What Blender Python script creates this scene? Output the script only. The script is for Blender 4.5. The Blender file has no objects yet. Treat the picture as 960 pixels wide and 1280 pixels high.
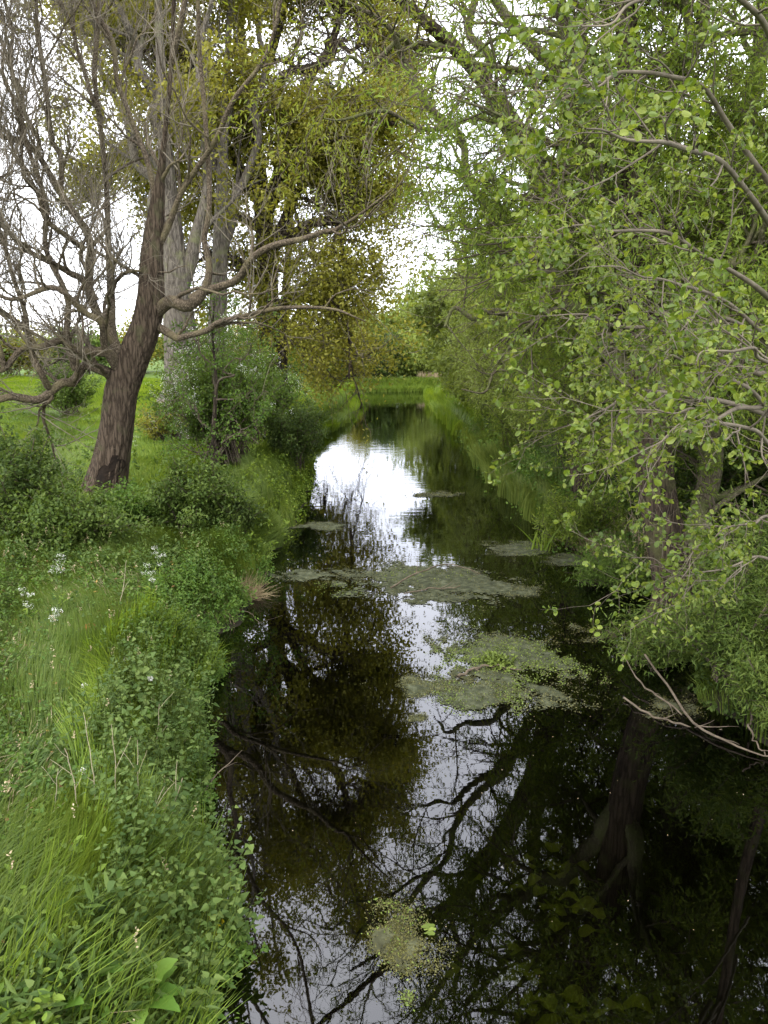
import bpy, math
import numpy as np

PI = math.pi
scene = bpy.context.scene
COL = scene.collection
rng = np.random.default_rng(7)

# ------------------------------------------------------------------ camera
H, PITCH, FPX = 3.8, math.radians(12.0), 995.0
cam_d = bpy.data.cameras.new('camera')
cam_d.sensor_fit = 'VERTICAL'
cam_d.sensor_height = 36.0
cam_d.lens = FPX / 1280 * 36.0
cam_d.clip_start, cam_d.clip_end = 0.1, 4000
cam = bpy.data.objects.new('camera', cam_d)
cam.location = (0, 0, H)
cam.rotation_euler = (PI / 2 - PITCH, 0, 0)
COL.objects.link(cam)
scene.camera = cam


def at(u, v, Y):
    """world point seen at photo pixel (u, v) of the 960x1280 photo, at distance Y up the river"""
    a, b = (u - 480) / FPX, (640 - v) / FPX
    d = np.array([a, math.cos(PITCH) + b * math.sin(PITCH), -math.sin(PITCH) + b * math.cos(PITCH)])
    return np.array([0, 0, H]) + d * (Y / d[1])


# ------------------------------------------------------------------ terrain
def smooth(x, a, b):
    t = np.clip((x - a) / (b - a), 0, 1)
    return t * t * (3 - 2 * t)


def vnoise(x, y, s=0):
    """cheap smooth noise, about -1..1"""
    r = np.random.default_rng(s)
    o = 0
    for k in range(6):
        f = r.uniform(.6, 1.6)
        a = r.uniform(0, 2 * PI)
        o = o + np.sin(f * (x * math.cos(a) + y * math.sin(a)) + r.uniform(0, 6) + 1.3 * np.sin(.7 * f * (-x * math.sin(a) + y * math.cos(a)) + r.uniform(0, 6)))
    return o / 3.2


LY = np.array([-20, 2, 3.8, 5.2, 6.5, 8.1, 10, 12, 14, 17, 20, 24, 28, 32, 36, 40, 46, 52, 56, 60, 70])
LX = np.array([-.9, -.9, -.95, -1.3, -1.72, -2.05, -2.15, -1.95, -2.15, -1.95, -2.0, -2.25, -2.7, -2.75, -2.2, -1.75, -1.7, -1.25, -2.0, -9, -30])
RY = np.array([-20, 3, 6, 8, 10, 12, 14, 17, 20, 24, 30, 36, 42, 50, 58, 70])
RX = np.array([3.9, 3.9, 3.75, 3.6, 3.9, 4.2, 4.0, 3.8, 3.6, 3.5, 3.7, 3.7, 3.6, 3.6, 3.8, 3.8])


def xl(y): return np.interp(y, LY, LX) + .10 * np.sin(3.1 * y) + .06 * np.sin(7.3 * y + 1)
def xr(y): return np.interp(y, RY, RX) + .10 * np.sin(2.7 * y + 2) + .06 * np.sin(6.9 * y)


def sd(x, y):
    """distance to the water's edge, negative in the river"""
    m = np.maximum(np.maximum(xl(y) - x, x - xr(y)), y - 64 - .25 * x)
    return m


def ground_z(x, y):
    d = sd(x, y)
    left = x < 1
    rise = np.where(left, .62, .55)
    z = np.where(d < 0, -.9 * smooth(-d, 0, 1.1), rise * smooth(d, -.02, .75))
    z = z + np.where(d > 0, .04 * np.minimum(np.maximum(d - .5, 0), 14) + .07 * smooth(d, .2, 1.5) * vnoise(x * 1.1, y * 1.1, 3), 0)
    z = z + np.where(d > 0, .012 * np.maximum(y - 75, 0) * (y < 600) + .012 * 525 * (y >= 600), 0)
    return z


# ------------------------------------------------------------------ mesh helpers
def link(o, parent=None):
    COL.objects.link(o)
    if parent is not None:
        o.parent = parent
    return o


def build(name, V, faces, mat, parent=None, rnd=None, smooth_=False, org=None):
    """one mesh object; faces is a list of (n, k) index arrays"""
    V = np.asarray(V, dtype=np.float32)
    if parent is not None:
        q = parent
        while q is not None:
            V = V - np.array(q.location, dtype=np.float32)
            q = q.parent
    elif org is not None:
        V = V - np.asarray(org, dtype=np.float32)
    me = bpy.data.meshes.new(name)
    me.vertices.add(len(V))
    me.vertices.foreach_set('co', V.ravel())
    idx = np.concatenate([f.ravel() for f in faces]).astype(np.int32)
    cnt = np.concatenate([np.full(len(f), f.shape[1]) for f in faces]).astype(np.int32)
    st = np.concatenate([[0], np.cumsum(cnt)[:-1]]).astype(np.int32)
    me.loops.add(len(idx))
    me.loops.foreach_set('vertex_index', idx)
    me.polygons.add(len(cnt))
    me.polygons.foreach_set('loop_start', st)
    me.polygons.foreach_set('loop_total', cnt)
    me.polygons.foreach_set('use_smooth', np.full(len(cnt), smooth_, dtype=bool))
    if rnd is not None:
        a = me.attributes.new('rnd', 'FLOAT', 'POINT')
        a.data.foreach_set('value', np.asarray(rnd, dtype=np.float32))
    me.update(calc_edges=True)
    me.materials.append(mat)
    o = bpy.data.objects.new(name, me)
    if parent is None and org is not None:
        o.location = org
    return link(o, parent)


def thing(name, label, cat, loc, group=None):
    o = bpy.data.objects.new(name, None)
    o.empty_display_size = .2
    o.location = [float(c) for c in loc]
    return tag(link(o), label, cat, group)


def tag(o, label=None, cat=None, group=None, kind=None):
    if label: o['label'] = label
    if cat: o['category'] = cat
    if group: o['group'] = group
    if kind: o['kind'] = kind
    return o


def nrm(a):
    return a / np.maximum(np.linalg.norm(a, axis=-1, keepdims=True), 1e-9)


def resample(pts, n):
    """Catmull-Rom through rows of pts (any columns) to n rows"""
    p = np.asarray(pts, float)
    q = np.vstack([2 * p[0] - p[1], p, 2 * p[-1] - p[-2]])
    s = np.linspace(0, len(p) - 1 - 1e-6, n)
    i = s.astype(int)
    t = (s - i)[:, None]
    a, b, c, d = q[i], q[i + 1], q[i + 2], q[i + 3]
    return .5 * (2 * b + (c - a) * t + (2 * a - 5 * b + 4 * c - d) * t ** 2 + (3 * b - a - 3 * c + d) * t ** 3)


def tubes(P, R, sides, mod=None):
    """P (M,N,3), R (M,N) -> verts, quads"""
    P, R = np.asarray(P, float), np.asarray(R, float)
    M, N, _ = P.shape
    T = nrm(np.gradient(P, axis=1))
    md = nrm(P[:, -1] - P[:, 0])
    ref = np.eye(3)[np.argmin(np.abs(md), axis=1)][:, None, :]
    U = nrm(np.cross(T, ref))
    W = np.cross(T, U)
    th = np.linspace(0, 2 * PI, sides, endpoint=False)
    rr = np.broadcast_to(R[:, :, None], (M, N, sides))
    if mod is not None:
        rr = rr * mod(th, N)
    ring = P[:, :, None, :] + rr[..., None] * (np.cos(th)[:, None] * U[:, :, None, :] + np.sin(th)[:, None] * W[:, :, None, :])
    V = ring.reshape(-1, 3)
    m, n, s = np.meshgrid(np.arange(M), np.arange(N - 1), np.arange(sides), indexing='ij')
    s2 = (s + 1) % sides
    b = m * N * sides
    F = np.stack([b + n * sides + s, b + n * sides + s2, b + (n + 1) * sides + s2, b + (n + 1) * sides + s], -1).reshape(-1, 4)
    return V, F


def bark_mod(seed, amp=.07, flare=.0):
    def f(th, N):
        r = np.random.default_rng(seed)
        t = np.linspace(0, 1, N)[:, None]
        o = 1 + 0 * (t + th)
        for k in ((3, 5, 8, 13, 19, 27) if len(th) > 40 else (3, 5, 8)):
            o = o + amp / (k ** .35) * np.sin(k * th + r.uniform(0, 6) + r.uniform(-5, 5) * t + .7 * np.sin(r.uniform(6, 18) * t + r.uniform(0, 6)))
        o = o + r.normal(0, amp * .25, (N, len(th)))
        o = o + flare * np.exp(-t * 16) * (1 + .5 * np.sin(5 * th + r.uniform(0, 6)))
        return o[None]
    return f


def kids(P, R, K, t0, t1, ln, ang, N, wander=.12, trop=(0, 0, 0), bias=(0, 0, 0), rf=.5, rmax=1, rtip=.003, r=None, lt=.0):
    """K side branches on every row of P; ln=(min,max) metres, shorter towards the tip by lt"""
    r = r or rng
    M, n, _ = P.shape
    t = t0 + (t1 - t0) * ((np.arange(K)[None] + r.random((M, K))) / K)
    f = t * (n - 1)
    i = np.minimum(f.astype(int), n - 2)
    w = (f - i)[..., None]
    mi = np.arange(M)[:, None]
    S = P[mi, i] * (1 - w) + P[mi, i + 1] * w
    T = nrm(P[mi, i + 1] - P[mi, i])
    R0 = R[mi, i] * (1 - w[..., 0]) + R[mi, i + 1] * w[..., 0]
    q = nrm(np.cross(T, nrm(r.normal(size=(M, K, 3)))))
    a = r.uniform(ang[0], ang[1], (M, K, 1))
    D = nrm(np.cos(a) * T + np.sin(a) * q + np.array(bias))
    L = r.uniform(ln[0], ln[1], (M, K)) * (1 - lt * t)
    S, D, L, R0 = S.reshape(-1, 3), D.reshape(-1, 3), L.ravel(), np.minimum(R0.ravel() * rf, rmax)
    Q = walk(S, D, L, N, wander, trop, r)
    RR = R0[:, None] * (1 - np.linspace(0, 1, N)[None]) + np.minimum(rtip, R0 * .6)[:, None] * np.linspace(0, 1, N)[None]
    return Q, RR


def walk(S, D, L, N, wander, trop, r):
    out = [S]
    step = (L / (N - 1))[:, None]
    tr = np.array(trop, float)
    for k in range(N - 1):
        D = nrm(D + wander * r.normal(size=D.shape) + tr * (6 / N))
        S = S + D * step
        out.append(S)
    return np.stack(out, 1)


# leaf shapes: x = half width, y = along the leaf, z = fold
def tpl(side):
    n = len(side)
    V = [(0, 0, 0)] + [s for s in side] + [(0, 1, -.06)] + [(-x, y, z) for x, y, z in side[::-1]]
    F = [list(range(0, n + 2)), [0] + list(range(n + 1, 2 * n + 2))]
    return np.array(V, float), np.array(F)


LANCE = tpl([(.11, .3, .04), (.09, .66, .02)])
OVAL = tpl([(.26, .28, .06), (.22, .7, .03)])
ROUND = tpl([(.22, .16, .06), (.36, .52, .12), (.25, .86, .05)])
NETTLE = tpl([(.34, .1, .07), (.3, .4, .05), (.14, .74, .0)])
DOCK = tpl([(.10, .06, .05), (.17, .3, .08), (.16, .6, .03), (.08, .87, -.06)])
DIAM = (np.array([(0, 0, 0), (.3, .45, .05), (0, 1, 0), (-.3, .45, .05)], float), np.array([[0, 1, 2, 3]]))


def leaves_on(P, per, size, out=.9, droop=0., upn=.8, t0=.1, t1=1., jit=0., r=None, pair=False):
    """leaf base, axis, normal, size for `per` leaves on every row of P"""
    r = r or rng
    M, n, _ = P.shape
    t = r.uniform(t0, t1, (M, per))
    f = t * (n - 1)
    i = np.minimum(f.astype(int), n - 2)
    w = (f - i)[..., None]
    mi = np.arange(M)[:, None]
    B = P[mi, i] * (1 - w) + P[mi, i + 1] * w
    T = nrm(P[mi, i + 1] - P[mi, i])
    q = nrm(np.cross(T, r.normal(size=(M, per, 3))))
    A = nrm(T * (1 - out * .6) + q * out + np.array([0, 0, -droop]) + .2 * r.normal(size=(M, per, 3)))
    B = (B + jit * r.normal(size=B.shape)).reshape(-1, 3)
    A = A.reshape(-1, 3)
    Nn = r.normal(size=A.shape) * (1 - upn) + np.array([0, 0, 1.0]) * upn
    Nn = nrm(Nn - A * (A * Nn).sum(-1, keepdims=True))
    return B, A, Nn, r.uniform(size[0], size[1], len(A))


def leaf_mesh(name, mat, parent, L, shape, r=None, petiole=0., org=None):
    r = r or rng
    B, A, Nn, s = L
    tv, tf = shape
    X = np.cross(A, Nn)
    s3 = s[:, None, None]
    B = B + A * (petiole * s)[:, None]
    curl = r.normal(0, .10, (len(s), 1))
    z = tv[:, 2][None] + curl * (tv[:, 1] ** 2)[None]
    V = B[:, None] + s3 * (tv[:, 0][None, :, None] * X[:, None] + tv[:, 1][None, :, None] * A[:, None] + z[..., None] * Nn[:, None])
    nv = len(tv)
    F = (tf[None] + (np.arange(len(s)) * nv)[:, None, None]).reshape(-1, tf.shape[1])
    rn = np.repeat(r.random(len(s)), nv)
    return build(name, V.reshape(-1, 3), [F], mat, parent, rn, org=org)


def cat(*Ls):
    return tuple(np.concatenate([l[k] for l in Ls]) for k in range(4))


def thin(L, keep):
    return tuple(a[keep] for a in L)


# ------------------------------------------------------------------ materials
def new_mat(name):
    m = bpy.data.materials.new(name)
    m.use_nodes = True
    m.node_tree.nodes.clear()
    return m, m.node_tree.nodes, m.node_tree.links


def ramp(nd, stops):
    r = nd.new('ShaderNodeValToRGB')
    e = r.color_ramp.elements
    while len(e) < len(stops):
        e.new(.5)
    for k, (p, c) in enumerate(stops):
        e[k].position = p
        e[k].color = (*c, 1)
    return r


def leaf_mat(name, cols, trans=.38, rough=.55, clump=.9, camt=.5, spec=.2):
    """cols: dark, mid, light leaf colours; a leaf's hue is its own, with slow drift from clump to clump"""
    cols = [(a * 1.2, b * 1.05, c * .74) if c < .085 else (a, b, c) for a, b, c in cols]
    m, nd, ln = new_mat(name)
    at_ = nd.new('ShaderNodeAttribute'); at_.attribute_name = 'rnd'
    tc = nd.new('ShaderNodeTexCoord')
    no = nd.new('ShaderNodeTexNoise'); no.inputs['Scale'].default_value = clump; no.inputs['Detail'].default_value = 2
    ln.new(tc.outputs['Object'], no.inputs['Vector'])
    mx = nd.new('ShaderNodeMix'); mx.inputs[0].default_value = camt
    ln.new(at_.outputs['Fac'], mx.inputs[2]); ln.new(no.outputs[0], mx.inputs[3])
    rp = ramp(nd, [(.2, cols[0]), (.5, cols[1]), (.85, cols[2])])
    ln.new(mx.outputs[0], rp.inputs[0])
    p = nd.new('ShaderNodeBsdfPrincipled')
    p.inputs['Roughness'].default_value = rough
    p.inputs['Specular IOR Level'].default_value = spec
    ln.new(rp.outputs[0], p.inputs['Base Color'])
    t = nd.new('ShaderNodeBsdfTranslucent')
    hs = nd.new('ShaderNodeHueSaturation'); hs.inputs['Hue'].default_value = .485; hs.inputs['Saturation'].default_value = 1.1; hs.inputs['Value'].default_value = 1.5
    ln.new(rp.outputs[0], hs.inputs['Color']); ln.new(hs.outputs[0], t.inputs['Color'])
    ms = nd.new('ShaderNodeMixShader'); ms.inputs[0].default_value = trans
    ln.new(p.outputs[0], ms.inputs[1]); ln.new(t.outputs[0], ms.inputs[2])
    o = nd.new('ShaderNodeOutputMaterial'); ln.new(ms.outputs[0], o.inputs[0])
    return m


def bark_mat(name, dark, light, scale=6, stretch=.18, bump=.6, moss=None, moss_amt=.5):
    m, nd, ln = new_mat(name)
    tc = nd.new('ShaderNodeTexCoord')
    mp = nd.new('ShaderNodeMapping'); mp.inputs['Scale'].default_value = (scale, scale, scale * stretch)
    ln.new(tc.outputs['Object'], mp.inputs[0])
    no = nd.new('ShaderNodeTexNoise'); no.inputs['Scale'].default_value = 2.2; no.inputs['Detail'].default_value = 6; no.inputs['Roughness'].default_value = .7
    ln.new(mp.outputs[0], no.inputs['Vector'])
    vo = nd.new('ShaderNodeTexVoronoi'); vo.feature = 'DISTANCE_TO_EDGE'; vo.inputs['Scale'].default_value = 3.6
    ad = nd.new('ShaderNodeMix'); ad.data_type = 'VECTOR'; ad.inputs[0].default_value = .35
    ln.new(mp.outputs[0], ad.inputs[4]); ln.new(no.outputs['Color'], ad.inputs[5])
    ln.new(ad.outputs[1], vo.inputs['Vector'])
    mu = nd.new('ShaderNodeMath'); mu.operation = 'MULTIPLY_ADD'; mu.inputs[1].default_value = 1.3
    ln.new(vo.outputs[0], mu.inputs[0]); 
    m2 = nd.new('ShaderNodeMath'); m2.operation = 'MULTIPLY'; m2.inputs[1].default_value = .75
    ln.new(no.outputs[0], m2.inputs[0]); ln.new(m2.outputs[0], mu.inputs[2])
    rp = ramp(nd, [(.3, dark), (.68, light)])
    ln.new(mu.outputs[0], rp.inputs[0])
    col = rp.outputs[0]
    if moss:
        n2 = nd.new('ShaderNodeTexNoise'); n2.inputs['Scale'].default_value = 3.1; n2.inputs['Detail'].default_value = 5
        ln.new(tc.outputs['Object'], n2.inputs['Vector'])
        r2 = ramp(nd, [(.62 - .25 * moss_amt, (0, 0, 0)), (.78 - .25 * moss_amt, (1, 1, 1))])
        ln.new(n2.outputs[0], r2.inputs[0])
        mm = nd.new('ShaderNodeMix'); mm.data_type = 'RGBA'
        ln.new(r2.outputs[0], mm.inputs[0]); ln.new(col, mm.inputs[6]); mm.inputs[7].default_value = (*moss, 1)
        col = mm.outputs[2]
    p = nd.new('ShaderNodeBsdfPrincipled'); p.inputs['Roughness'].default_value = .9; p.inputs['Specular IOR Level'].default_value = .15
    ln.new(col, p.inputs['Base Color'])
    b = nd.new('ShaderNodeBump'); b.inputs['Strength'].default_value = bump; b.inputs['Distance'].default_value = .07
    ln.new(mu.outputs[0], b.inputs['Height']); ln.new(b.outputs[0], p.inputs['Normal'])
    o = nd.new('ShaderNodeOutputMaterial'); ln.new(p.outputs[0], o.inputs[0])
    return m


def noise_mat(name, stops, scale=3, detail=6, rough=.9, bump=.3, dist=.03):
    m, nd, ln = new_mat(name)
    tc = nd.new('ShaderNodeTexCoord')
    no = nd.new('ShaderNodeTexNoise'); no.inputs['Scale'].default_value = scale; no.inputs['Detail'].default_value = detail; no.inputs['Roughness'].default_value = .65
    ln.new(tc.outputs['Object'], no.inputs['Vector'])
    rp = ramp(nd, stops); ln.new(no.outputs[0], rp.inputs[0])
    p = nd.new('ShaderNodeBsdfPrincipled'); p.inputs['Roughness'].default_value = rough; p.inputs['Specular IOR Level'].default_value = .2
    ln.new(rp.outputs[0], p.inputs['Base Color'])
    b = nd.new('ShaderNodeBump'); b.inputs['Strength'].default_value = bump; b.inputs['Distance'].default_value = dist
    ln.new(no.outputs[0], b.inputs['Height']); ln.new(b.outputs[0], p.inputs['Normal'])
    o = nd.new('ShaderNodeOutputMaterial'); ln.new(p.outputs[0], o.inputs[0])
    return m


MAT = dict(
    willow=leaf_mat('willow leaf', [(.055, .10, .021), (.115, .185, .038), (.175, .245, .06)], clump=.7),
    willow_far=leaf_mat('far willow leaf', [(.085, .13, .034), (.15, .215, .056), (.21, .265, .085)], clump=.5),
    willow_top=leaf_mat('young willow leaf', [(.085, .13, .022), (.14, .195, .035), (.20, .25, .055)], clump=.6),
    alder=leaf_mat('alder leaf', [(.042, .08, .014), (.09, .148, .027), (.165, .222, .055)], rough=.42, clump=1.1, camt=.4, spec=.35),
    oak=leaf_mat('oak leaf', [(.10, .122, .02), (.155, .178, .036), (.215, .232, .062)], clump=.5),
    goldoak=leaf_mat('golden oak leaf', [(.10, .115, .022), (.155, .165, .036), (.22, .225, .06)], clump=.5),
    haw=leaf_mat('hawthorn leaf', [(.036, .075, .018), (.068, .125, .03), (.11, .18, .05)], clump=.9),
    sap=leaf_mat('sapling leaf', [(.035, .085, .02), (.065, .135, .03), (.11, .19, .05)], clump=.9),
    dark=leaf_mat('dark shrub leaf', [(.022, .045, .013), (.044, .082, .022), (.082, .13, .04)], clump=1.1),
    bramble=leaf_mat('bramble leaf', [(.03, .062, .015), (.06, .108, .027), (.105, .165, .05)], clump=1.4),
    osier=leaf_mat('osier leaf', [(.038, .075, .018), (.078, .132, .034), (.135, .195, .06)], clump=1.4),
    nettle=leaf_mat('nettle leaf', [(.028, .062, .018), (.06, .112, .034), (.11, .17, .06)], clump=1.6),
    herb=leaf_mat('pale herb leaf', [(.06, .12, .02), (.11, .19, .035), (.17, .25, .055)], clump=1.5),
    dock=leaf_mat('dock leaf', [(.055, .13, .025), (.085, .185, .035), (.13, .235, .06)], clump=2),
    grass=leaf_mat('grass blade', [(.035, .07, .014), (.07, .122, .026), (.12, .175, .05)], clump=.8, camt=.6),
    meadow=leaf_mat('meadow blade', [(.05, .105, .02), (.10, .175, .032), (.165, .235, .055)], clump=.35, camt=.65),
    reed=leaf_mat('reed blade', [(.045, .078, .02), (.08, .125, .032), (.125, .175, .055)], clump=.6),
    litter=leaf_mat('dead leaf', [(.06, .035, .015), (.14, .09, .04), (.28, .22, .07)], trans=.2, clump=2),
    straw=leaf_mat('straw', [(.22, .17, .09), (.34, .27, .16), (.45, .38, .25)], trans=.15, clump=1),
    weed=leaf_mat('water weed', [(.032, .038, .017), (.07, .08, .04), (.13, .142, .08)], trans=.15, clump=2.2),
    weeddark=leaf_mat('dark water weed', [(.03, .034, .012), (.06, .065, .024), (.11, .12, .05)], trans=.1, clump=2.5),
    weedgreen=leaf_mat('green water weed', [(.06, .095, .024), (.09, .14, .035), (.14, .20, .06)], trans=.2, clump=2.2),
    lilysub=leaf_mat('submerged leaf', [(.18, .27, .03), (.26, .36, .05), (.36, .44, .10)], trans=.1, clump=2),
    yellow=leaf_mat('yellow leaf', [(.42, .42, .03), (.52, .50, .05), (.6, .55, .08)], clump=2),
    blossom=leaf_mat('white blossom', [(.55, .56, .48), (.68, .68, .62), (.8, .8, .76)], trans=.2, clump=2),
    bark_brown=bark_mat('furrowed brown bark', (.026, .018, .012), (.125, .093, .066), scale=6, stretch=.16, bump=1.0, moss=(.10, .095, .05), moss_amt=.2),
    limb_brown=bark_mat('lichened limb bark', (.036, .027, .018), (.155, .122, .085), scale=9, stretch=.7, bump=.6, moss=(.15, .125, .07), moss_amt=.55),
    twig_pale=noise_mat('pale twig bark', [(.3, (.095, .08, .058)), (.7, (.235, .20, .15))], scale=2.5),
    bark_grey=bark_mat('grey bark', (.05, .042, .034), (.155, .135, .11), scale=6, stretch=.2, bump=.6, moss=(.14, .14, .075), moss_amt=.3),
    bark_dark=bark_mat('dark oak bark', (.016, .012, .009), (.075, .058, .042), scale=6, stretch=.3, bump=.8),
    bark_willow=bark_mat('willow bark', (.015, .011, .008), (.095, .07, .048), scale=7, stretch=.12, bump=1.0, moss=(.085, .085, .035), moss_amt=.3),
    limb_willow=bark_mat('mossy willow limb', (.045, .038, .022), (.15, .13, .085), scale=9, stretch=.6, bump=.5, moss=(.11, .12, .045), moss_amt=.7),
    twig_dark=noise_mat('twig bark', [(.3, (.05, .038, .026)), (.7, (.13, .105, .075))], scale=4),
    twig_alder=noise_mat('alder twig bark', [(.3, (.065, .052, .038)), (.7, (.19, .16, .12))], scale=4),
    drystalk=noise_mat('dry stalk', [(.3, (.2, .165, .095)), (.7, (.4, .35, .24))], scale=6),
    deadwood=noise_mat('dead wood', [(.3, (.05, .038, .025)), (.7, (.17, .135, .095))], scale=9, bump=.6),
    rotwood=noise_mat('rotten red wood', [(.35, (.16, .05, .016)), (.65, (.38, .13, .04))], scale=14, bump=.8),
    scar=noise_mat('blackish hollow', [(.3, (.010, .008, .006)), (.7, (.028, .018, .012))], scale=9, bump=.8),  # near-black brown tones for the hollow patch laid over the trunk surface
    ground=noise_mat('meadow soil', [(.3, (.035, .06, .012)), (.55, (.07, .12, .02)), (.75, (.10, .15, .03))], scale=.9, bump=.4),
    weedmat_dark=noise_mat('dark matted weed', [(.3, (.02, .02, .009)), (.5, (.045, .046, .022)), (.72, (.09, .095, .05))], scale=8, detail=8, bump=.8, dist=.02),
    weedmat=noise_mat('matted weed', [(.3, (.015, .017, .008)), (.5, (.045, .051, .026)), (.72, (.10, .107, .065))], scale=8, detail=8, bump=.8, dist=.02),
)


# ---- soil: grass green on top, mud on the banks and bed (depends on height only)
def soil():
    m, nd, ln = new_mat('riverside soil')
    tc = nd.new('ShaderNodeTexCoord')
    sp = nd.new('ShaderNodeSeparateXYZ'); ln.new(tc.outputs['Object'], sp.inputs[0])
    no = nd.new('ShaderNodeTexNoise'); no.inputs['Scale'].default_value = 1.3; no.inputs['Detail'].default_value = 8
    ln.new(tc.outputs['Object'], no.inputs['Vector'])
    g = ramp(nd, [(.3, (.04, .06, .014)), (.5, (.07, .115, .022)), (.72, (.11, .16, .03))]); ln.new(no.outputs[0], g.inputs[0])
    mud = ramp(nd, [(.3, (.013, .012, .008)), (.7, (.036, .031, .02))]); ln.new(no.outputs[0], mud.inputs[0])
    ma = nd.new('ShaderNodeMath'); ma.operation = 'MULTIPLY_ADD'; ma.inputs[1].default_value = .3
    ln.new(no.outputs[0], ma.inputs[0]); ln.new(sp.outputs[2], ma.inputs[2])
    r = ramp(nd, [(.40, (0, 0, 0)), (.66, (1, 1, 1))]); ln.new(ma.outputs[0], r.inputs[0])
    mx = nd.new('ShaderNodeMix'); mx.data_type = 'RGBA'
    ln.new(r.outputs[0], mx.inputs[0]); ln.new(mud.outputs[0], mx.inputs[6]); ln.new(g.outputs[0], mx.inputs[7])
    p = nd.new('ShaderNodeBsdfPrincipled'); p.inputs['Roughness'].default_value = .95; p.inputs['Specular IOR Level'].default_value = .1
    ln.new(mx.outputs[2], p.inputs['Base Color'])
    b = nd.new('ShaderNodeBump'); b.inputs['Strength'].default_value = .6; b.inputs['Distance'].default_value = .06
    ln.new(no.outputs[0], b.inputs['Height']); ln.new(b.outputs[0], p.inputs['Normal'])
    o = nd.new('ShaderNodeOutputMaterial'); ln.new(p.outputs[0], o.inputs[0])
    return m


def water_mat():
    m, nd, ln = new_mat('river water')
    tc = nd.new('ShaderNodeTexCoord')
    mp = nd.new('ShaderNodeMapping'); mp.inputs['Scale'].default_value = (1.1, 2.6, 1)
    ln.new(tc.outputs['Object'], mp.inputs[0])
    n1 = nd.new('ShaderNodeTexNoise'); n1.inputs['Scale'].default_value = 1.6; n1.inputs['Detail'].default_value = 3
    ln.new(mp.outputs[0], n1.inputs['Vector'])
    n2 = nd.new('ShaderNodeTexNoise'); n2.inputs['Scale'].default_value = .22; n2.inputs['Detail'].default_value = 2
    ln.new(tc.outputs['Object'], n2.inputs['Vector'])
    mu = nd.new('ShaderNodeMath'); mu.operation = 'MULTIPLY'
    rr = ramp(nd, [(.42, (.15, .15, .15)), (.66, (1, 1, 1))]); ln.new(n2.outputs[0], rr.inputs[0])
    sp = nd.new('ShaderNodeSeparateXYZ'); ln.new(tc.outputs['Object'], sp.inputs[0])
    mr = nd.new('ShaderNodeMapRange'); mr.inputs[1].default_value = 9; mr.inputs[2].default_value = 24; mr.inputs[3].default_value = .12; mr.inputs[4].default_value = 1
    ln.new(sp.outputs[1], mr.inputs[0])
    m3 = nd.new('ShaderNodeMath'); m3.operation = 'MULTIPLY'
    ln.new(rr.outputs[0], m3.inputs[0]); ln.new(mr.outputs[0], m3.inputs[1])
    ln.new(n1.outputs[0], mu.inputs[0]); ln.new(m3.outputs[0], mu.inputs[1])
    b = nd.new('ShaderNodeBump'); b.inputs['Strength'].default_value = .16; b.inputs['Distance'].default_value = .035
    ln.new(mu.outputs[0], b.inputs['Height'])
    fr = nd.new('ShaderNodeFresnel'); fr.inputs['IOR'].default_value = 1.7
    ln.new(b.outputs[0], fr.inputs['Normal'])
    gl = nd.new('ShaderNodeBsdfGlossy'); gl.inputs['Roughness'].default_value = .012; gl.inputs['Color'].default_value = (.95, .96, 1, 1)
    ln.new(b.outputs[0], gl.inputs['Normal'])
    tr = nd.new('ShaderNodeBsdfTransparent'); tr.inputs['Color'].default_value = (.20, .20, .13, 1)
    ms = nd.new('ShaderNodeMixShader')
    ln.new(fr.outputs[0], ms.inputs[0]); ln.new(tr.outputs[0], ms.inputs[1]); ln.new(gl.outputs[0], ms.inputs[2])
    o = nd.new('ShaderNodeOutputMaterial'); ln.new(ms.outputs[0], o.inputs[0])
    return m


# ------------------------------------------------------------------ ground and water
def make_ground():
    gx = np.concatenate([-np.geomspace(1500, 9, 45), np.linspace(-8.6, 7, 140), np.geomspace(7.4, 1500, 45)])
    gy = np.concatenate([[-60, -30, -15, -8], np.linspace(-4, 30, 190), np.linspace(30.6, 75, 90), np.geomspace(76, 2500, 40)])
    X, Y = np.meshgrid(gx, gy)
    Z = ground_z(X, Y)
    V = np.stack([X, Y, Z], -1).reshape(-1, 3)
    nx, ny = len(gx), len(gy)
    i, j = np.meshgrid(np.arange(nx - 1), np.arange(ny - 1))
    a = (j * nx + i).ravel()
    F = np.stack([a, a + 1, a + nx + 1, a + nx], -1)
    tag(build('ground', V, [F], soil(), smooth_=True), kind='structure')
    w = np.array([(-45, -7, 0), (7, -7, 0), (7, 69, 0), (-45, 69, 0)], float)
    tag(build('river', w, [np.array([[0, 1, 2, 3]])], water_mat()), kind='structure')


make_ground()


# ------------------------------------------------------------------ generic plants
def limb_from(pts, n, r=None):
    """pts: (u, v, Y, radius) rows -> P (n,3), R (n)"""
    w = np.array([[*at(u, v, Y), rad] for u, v, Y, rad in pts])
    q = resample(w, n)
    return q[:, :3], np.maximum(q[:, 3], .004)


def wobble(P, amp, seed):
    r = np.random.default_rng(seed)
    n = len(P)
    k = r.normal(size=(max(4, n // 4), 3))
    k[0] = 0
    P = P + amp * resample(k, n)
    return P


def part_tube(name, P, R, sides, mat, root, mod=None, kind=None):
    if P.ndim == 2:
        P, R = P[None], R[None]
    V, F = tubes(P, R, sides, mod)
    o = build(name, V, [F], mat, root, smooth_=True)
    if kind: o['kind'] = kind
    return o


def tubes_multi(name, batches, mat, root, kind=None):
    Vs, Fs, o = [], [], 0
    for P, R, s in batches:
        V, F = tubes(P, R, s)
        Vs.append(V); Fs.append(F + o); o += len(V)
    ob = build(name, np.concatenate(Vs), Fs, mat, root, smooth_=True)
    if kind: ob['kind'] = kind
    return ob


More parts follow.
